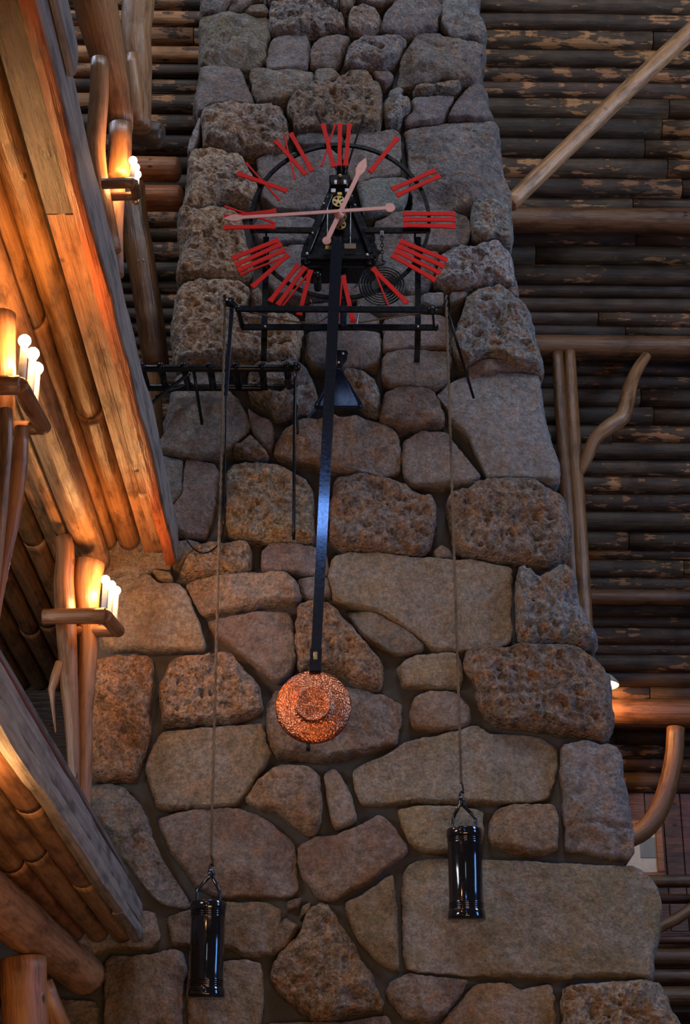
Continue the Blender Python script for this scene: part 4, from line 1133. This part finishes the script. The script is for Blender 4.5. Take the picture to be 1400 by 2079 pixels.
# pendulum
YP = YC - 0.09
pend = bpy.data.objects.new('pendulum', None); COL.objects.link(pend); pend.parent = clock
top, bot = at_y(684, 492, YP), at_y(640, 1352, YP)
d = (bot - top)
def prod(name, t0, t1, w0, w1, th, mat):
    s = Vector((d.z, 0, -d.x)).normalized() * -1; V = []
    for t, w in ((t0, w0), (t1, w1)):
        c = top + d * t
        for sx, y in ((-1, -th), (1, -th), (1, th), (-1, th)): V.append(c + s * sx * w / 2 + Vector((0, y, 0)))
    F = [(0, 1, 5, 4), (1, 2, 6, 5), (2, 3, 7, 6), (3, 0, 4, 7), (0, 3, 2, 1), (4, 5, 6, 7)]
    return obj(name, fix(mesh_from(name, V, F, False)), mat, pend)
prod('rod', 0, 1.0, .077, .062, .012, M_PEND)
jc = at_y(640, 1333, YP - .012)
prod('rod_clamp', .965, 1.012, .072, .072, .022, M_BLACK)
box('clamp_window', (jc.x - .012, YP - .032, jc.z - .025), (jc.x + .012, YP - .02, jc.z + .025), M_BRASS, pend)
bc = at_y(636, 1434, YP); BR = 77 * px_m(1434, YP)
# hammered disc: a shallow dome with a raised ring and a round boss
prof = [(BR * .985, -.030), (BR, -.022), (BR, -.012), (BR * .985, -.004), (BR * .9, .008), (BR * .75, .022), (BR * .6, .033), (BR * .47, .040), (BR * .455, .056),
        (BR * .42, .060), (BR * .385, .046), (BR * .25, .047), (BR * .1, .050), (BR * .02, .050)]
V, F = lathe_data(bc, prof, 'Y', 96)
V = np.array([tuple(v) for v in V]); q = V * np.array([1, .3, 1])
rr = np.hypot(V[:, 0] - bc.x, V[:, 2] - bc.z) / BR
V[:, 1] += (fbm(q, 26, 3, 5) * .007 + np.where(rr < .40, fbm(q, 12, 2, 9) * .016, 0)) * (rr < .97)
obj('bob', fix(mesh_from('bob', V, F)), M_COPPER, pend)
tube('bob_nut', [bc + Vector((-.03, .015, -BR - .045)), bc + Vector((-.03, .015, -BR + .03))], .012, M_BLACK, pend, 10)
box('suspension_block', (top.x - .03, YP + .0, top.z - .03), (top.x + .03, YC + .07, top.z + .05), M_BLACK, clock)

# drive weights hanging on cords from the pulleys at both ends of the frame
def weight(label, x, ytop, ybot, wpx, xcord, ycord, D, pulley):
    t = thing('clock_weight', label, 'weight', 'iron clock weights')
    a, b = at_y(x, ytop, D), at_y(x, ybot, D); r = wpx / 2 * px_m((ytop + ybot) / 2, D); h = a.z - b.z
    prof = [(r * .2, 0), (r * 1.09, 0.0), (r * 1.11, .012), (r * 1.08, .05), (r, .062)]
    for f in (.115, .135, .155, .175): prof += [(r, h * f - .007), (r * 1.025, h * f), (r, h * f + .007)]
    for f in (.84, .862, .884, .906, .928): prof += [(r, h * f - .007), (r * 1.025, h * f), (r, h * f + .007)]
    prof += [(r, h - .055), (r * 1.06, h - .045), (r * 1.07, h - .006), (r * 1.02, h), (r * .93, h), (r * .9, h - .02), (r * .1, h - .02)]
    lathe('body', Vector((a.x, D, b.z)), prof, M_GLOSS, t, 'Z', 40)
    p = lambda px, py, dy=0: at_y(px, py, D) + Vector((0, dy, 0))
    e = x + wpx * .33
    w = x - wpx * .33
    k = ytop
    nm = xcord
    tube('bail', [p(w, k + 14), p(w, k - 12), p(w + 2, k - 26), p((w + nm) / 2 + 1, k - 42), p(nm - 2, k - 52, -.01), p(nm - 3, k - 60, -.01), p(nm, k - 66), p(nm + 5, k - 60, .01),
                  p(nm + 4, k - 50, .01), p((e + nm) / 2 + 2, k - 36), p(e - 1, k - 22), p(e, k - 8), p(e + .5, k + 14)], .0105, M_GLOSS, t, 8, n=60)
    tube('hook', [p(nm + 1, k - 56, -.015), p(nm - 3, k - 62, 0), p(nm - 3, k - 72), p(nm + 1, k - 78, .01), p(nm + 4, k - 74), p(nm + 2, k - 90), p(nm, k - 96)], .006, M_BLACK, t, 7, n=30)
    c0 = p(nm, k - 92); c1 = at_y(*pulley, D)
    n = 200; ring = []
    V = []; F = []; U = []
    for s in range(2):                                      # two twisted strands
        pts = []
        L = (c1 - c0).length
        for i in range(n + 1):
            q = c0 + (c1 - c0) * i / n; a2 = s * math.pi + i * 1.05
            pts.append(q + Vector((.0042 * math.cos(a2), .0042 * math.sin(a2), 0)))
        v, f, u = tube_data(pts, .0062, 6, n + 1)
        o = len(V); V += [tuple(z) for z in v]; F += [tuple(g + o for g in ff) for ff in f]; U += [tuple(z) for z in u]
    obj('cord', mesh_from('cord', V, F, True, U), M_ROPE, t)
    return t
YL = 10.47
weight('shiny black weight on the left cord with grey bail, the lower of two', 423, 1832, 2026, 70, 428, 1750, YL, (457, 612))
weight('shiny black weight on the right cord, the higher of two', 942, 1684, 1868, 70, 936, 1610, YL, (905, 600))

# pulley arms, cords along the frame
for (x0, y0), (x1, y1), w, D in (((472, 606), (458, 803), 8, YC - .03), ((456, 598), (456, 622), 5, YC - .03)):
    bar('pulley_arm', at_y(x0, y0, D), at_y(x1, y1, D + .05), w * PXC, .012, M_BLACK, clock)
lathe('pulley', at_y(466, 614, YC - .03), [(.028, -.02), (.028, -.012), (.018, -.006), (.018, .006), (.028, .012), (.028, .02)], M_BLACK, clock, 'Y', 18)
bar('pulley_bracket', at_y(468, 612, YC - .05), at_y(486, 628, YC - .05), .03, .02, M_BLACK, clock)
bar('pulley_bracket', at_y(903, 596, YC - .03), at_y(905, 624, YC - .03), .020, .012, M_BLACK, clock)
bar('pulley_bracket', at_y(880, 626, YC - .03), at_y(906, 622, YC - .03), .016, .012, M_BLACK, clock)
tube('stay_rod', [at_y(905, 622, YC - .02), at_wall(961, 808, 0.03)], .010, M_BLACK, clock, 8)
for pts in (((494, 630), (540, 641), (590, 652), (640, 655), (670, 640)), ((728, 655), (790, 645), (850, 636), (880, 632))):
    tube('winding_cord', [at_y(x, y, YC + .03) for x, y in pts], .0055, M_ROPE, clock, 6, n=30)
for pts in (((630, 608), (645, 650), (662, 700)), ((729, 612), (727, 640), (722, 668))):
    tube('thin_wire', [at_y(x, y, YC + .25) for x, y in pts], .003, M_STEEL, clock, 5, n=12)

# iron ladder on the wall for winding the clock, with its rods and pull wire
lad = thing('iron_ladder', 'black iron service ladder lying level on the chimney beside the balcony', 'ladder')
DA, DB = 10.70, 11.03
for y, D in ((748, DA), (787, DB)):
    a, b = at_y(262, y, D), at_y(603, y, D)
    tube('rail', [a, b], .0245, M_BLACK, lad, 12, round_end=.3)
for x in (288, 327, 374, 426, 479, 532, 583):
    pa = at_y(x, 748, DA); pb = Vector((pa.x, DB, at_y(x, 787, DB).z))
    tube('rung', [pa + Vector((0, -.03, .006)), pb], .025, M_BLACK, lad, 10)
    lathe('rung_cap', pa + Vector((0, -.02, .012)), [(.018, -.01), (.026, 0), (.022, .012), (.01, .018)], M_BLACK, lad, 'Y', 12)
lathe('end_knob', at_y(600, 748, DA) + Vector((0, -.02, 0)), [(.02, -.03), (.034, -.01), (.034, .01), (.018, .026)], M_BLACK, lad, 'Y', 14)
tube('drop_rod', [at_y(599, 750, DA - .03), at_y(597, 930, 10.72), at_y(596, 1096, 10.88)], .011, M_BLACK, lad, 8)
tube('short_rod', [at_y(600, 788, DB), at_y(603, 880, 11.0)], .011, M_BLACK, lad, 8)
tube('leg_rod', [at_y(393, 752, DA), at_wall(411, 868, .02)], .011, M_BLACK, lad, 8)
tube('strut', [at_y(386, 757, DA), at_y(340, 792, 10.78), at_y(310, 817, 10.84), at_y(285, 840, 10.9)], .013, M_GLOSS, lad, 8, n=20)
tube('strut', [at_y(390, 780, DB - .05), at_y(340, 796, DB - .08), at_y(318, 806, DB - .12)], .012, M_BLACK, lad, 8, n=12)
tag(tube('pull_wire', [at_y(459, 800, YC + .02), at_y(457, 930, YC + .05), at_y(454, 1040, 10.6), at_y(452, 1085, 10.7), at_y(441, 1108, 10.78), at_y(420, 1122, 10.86), at_y(398, 1118, 10.9), at_y(374, 1090, 10.93), at_y(362, 1078, 10.97)],
     .006, M_BLACK, None, 6, n=60), 'thin black wire looping beside the left weight cord', 'wire')
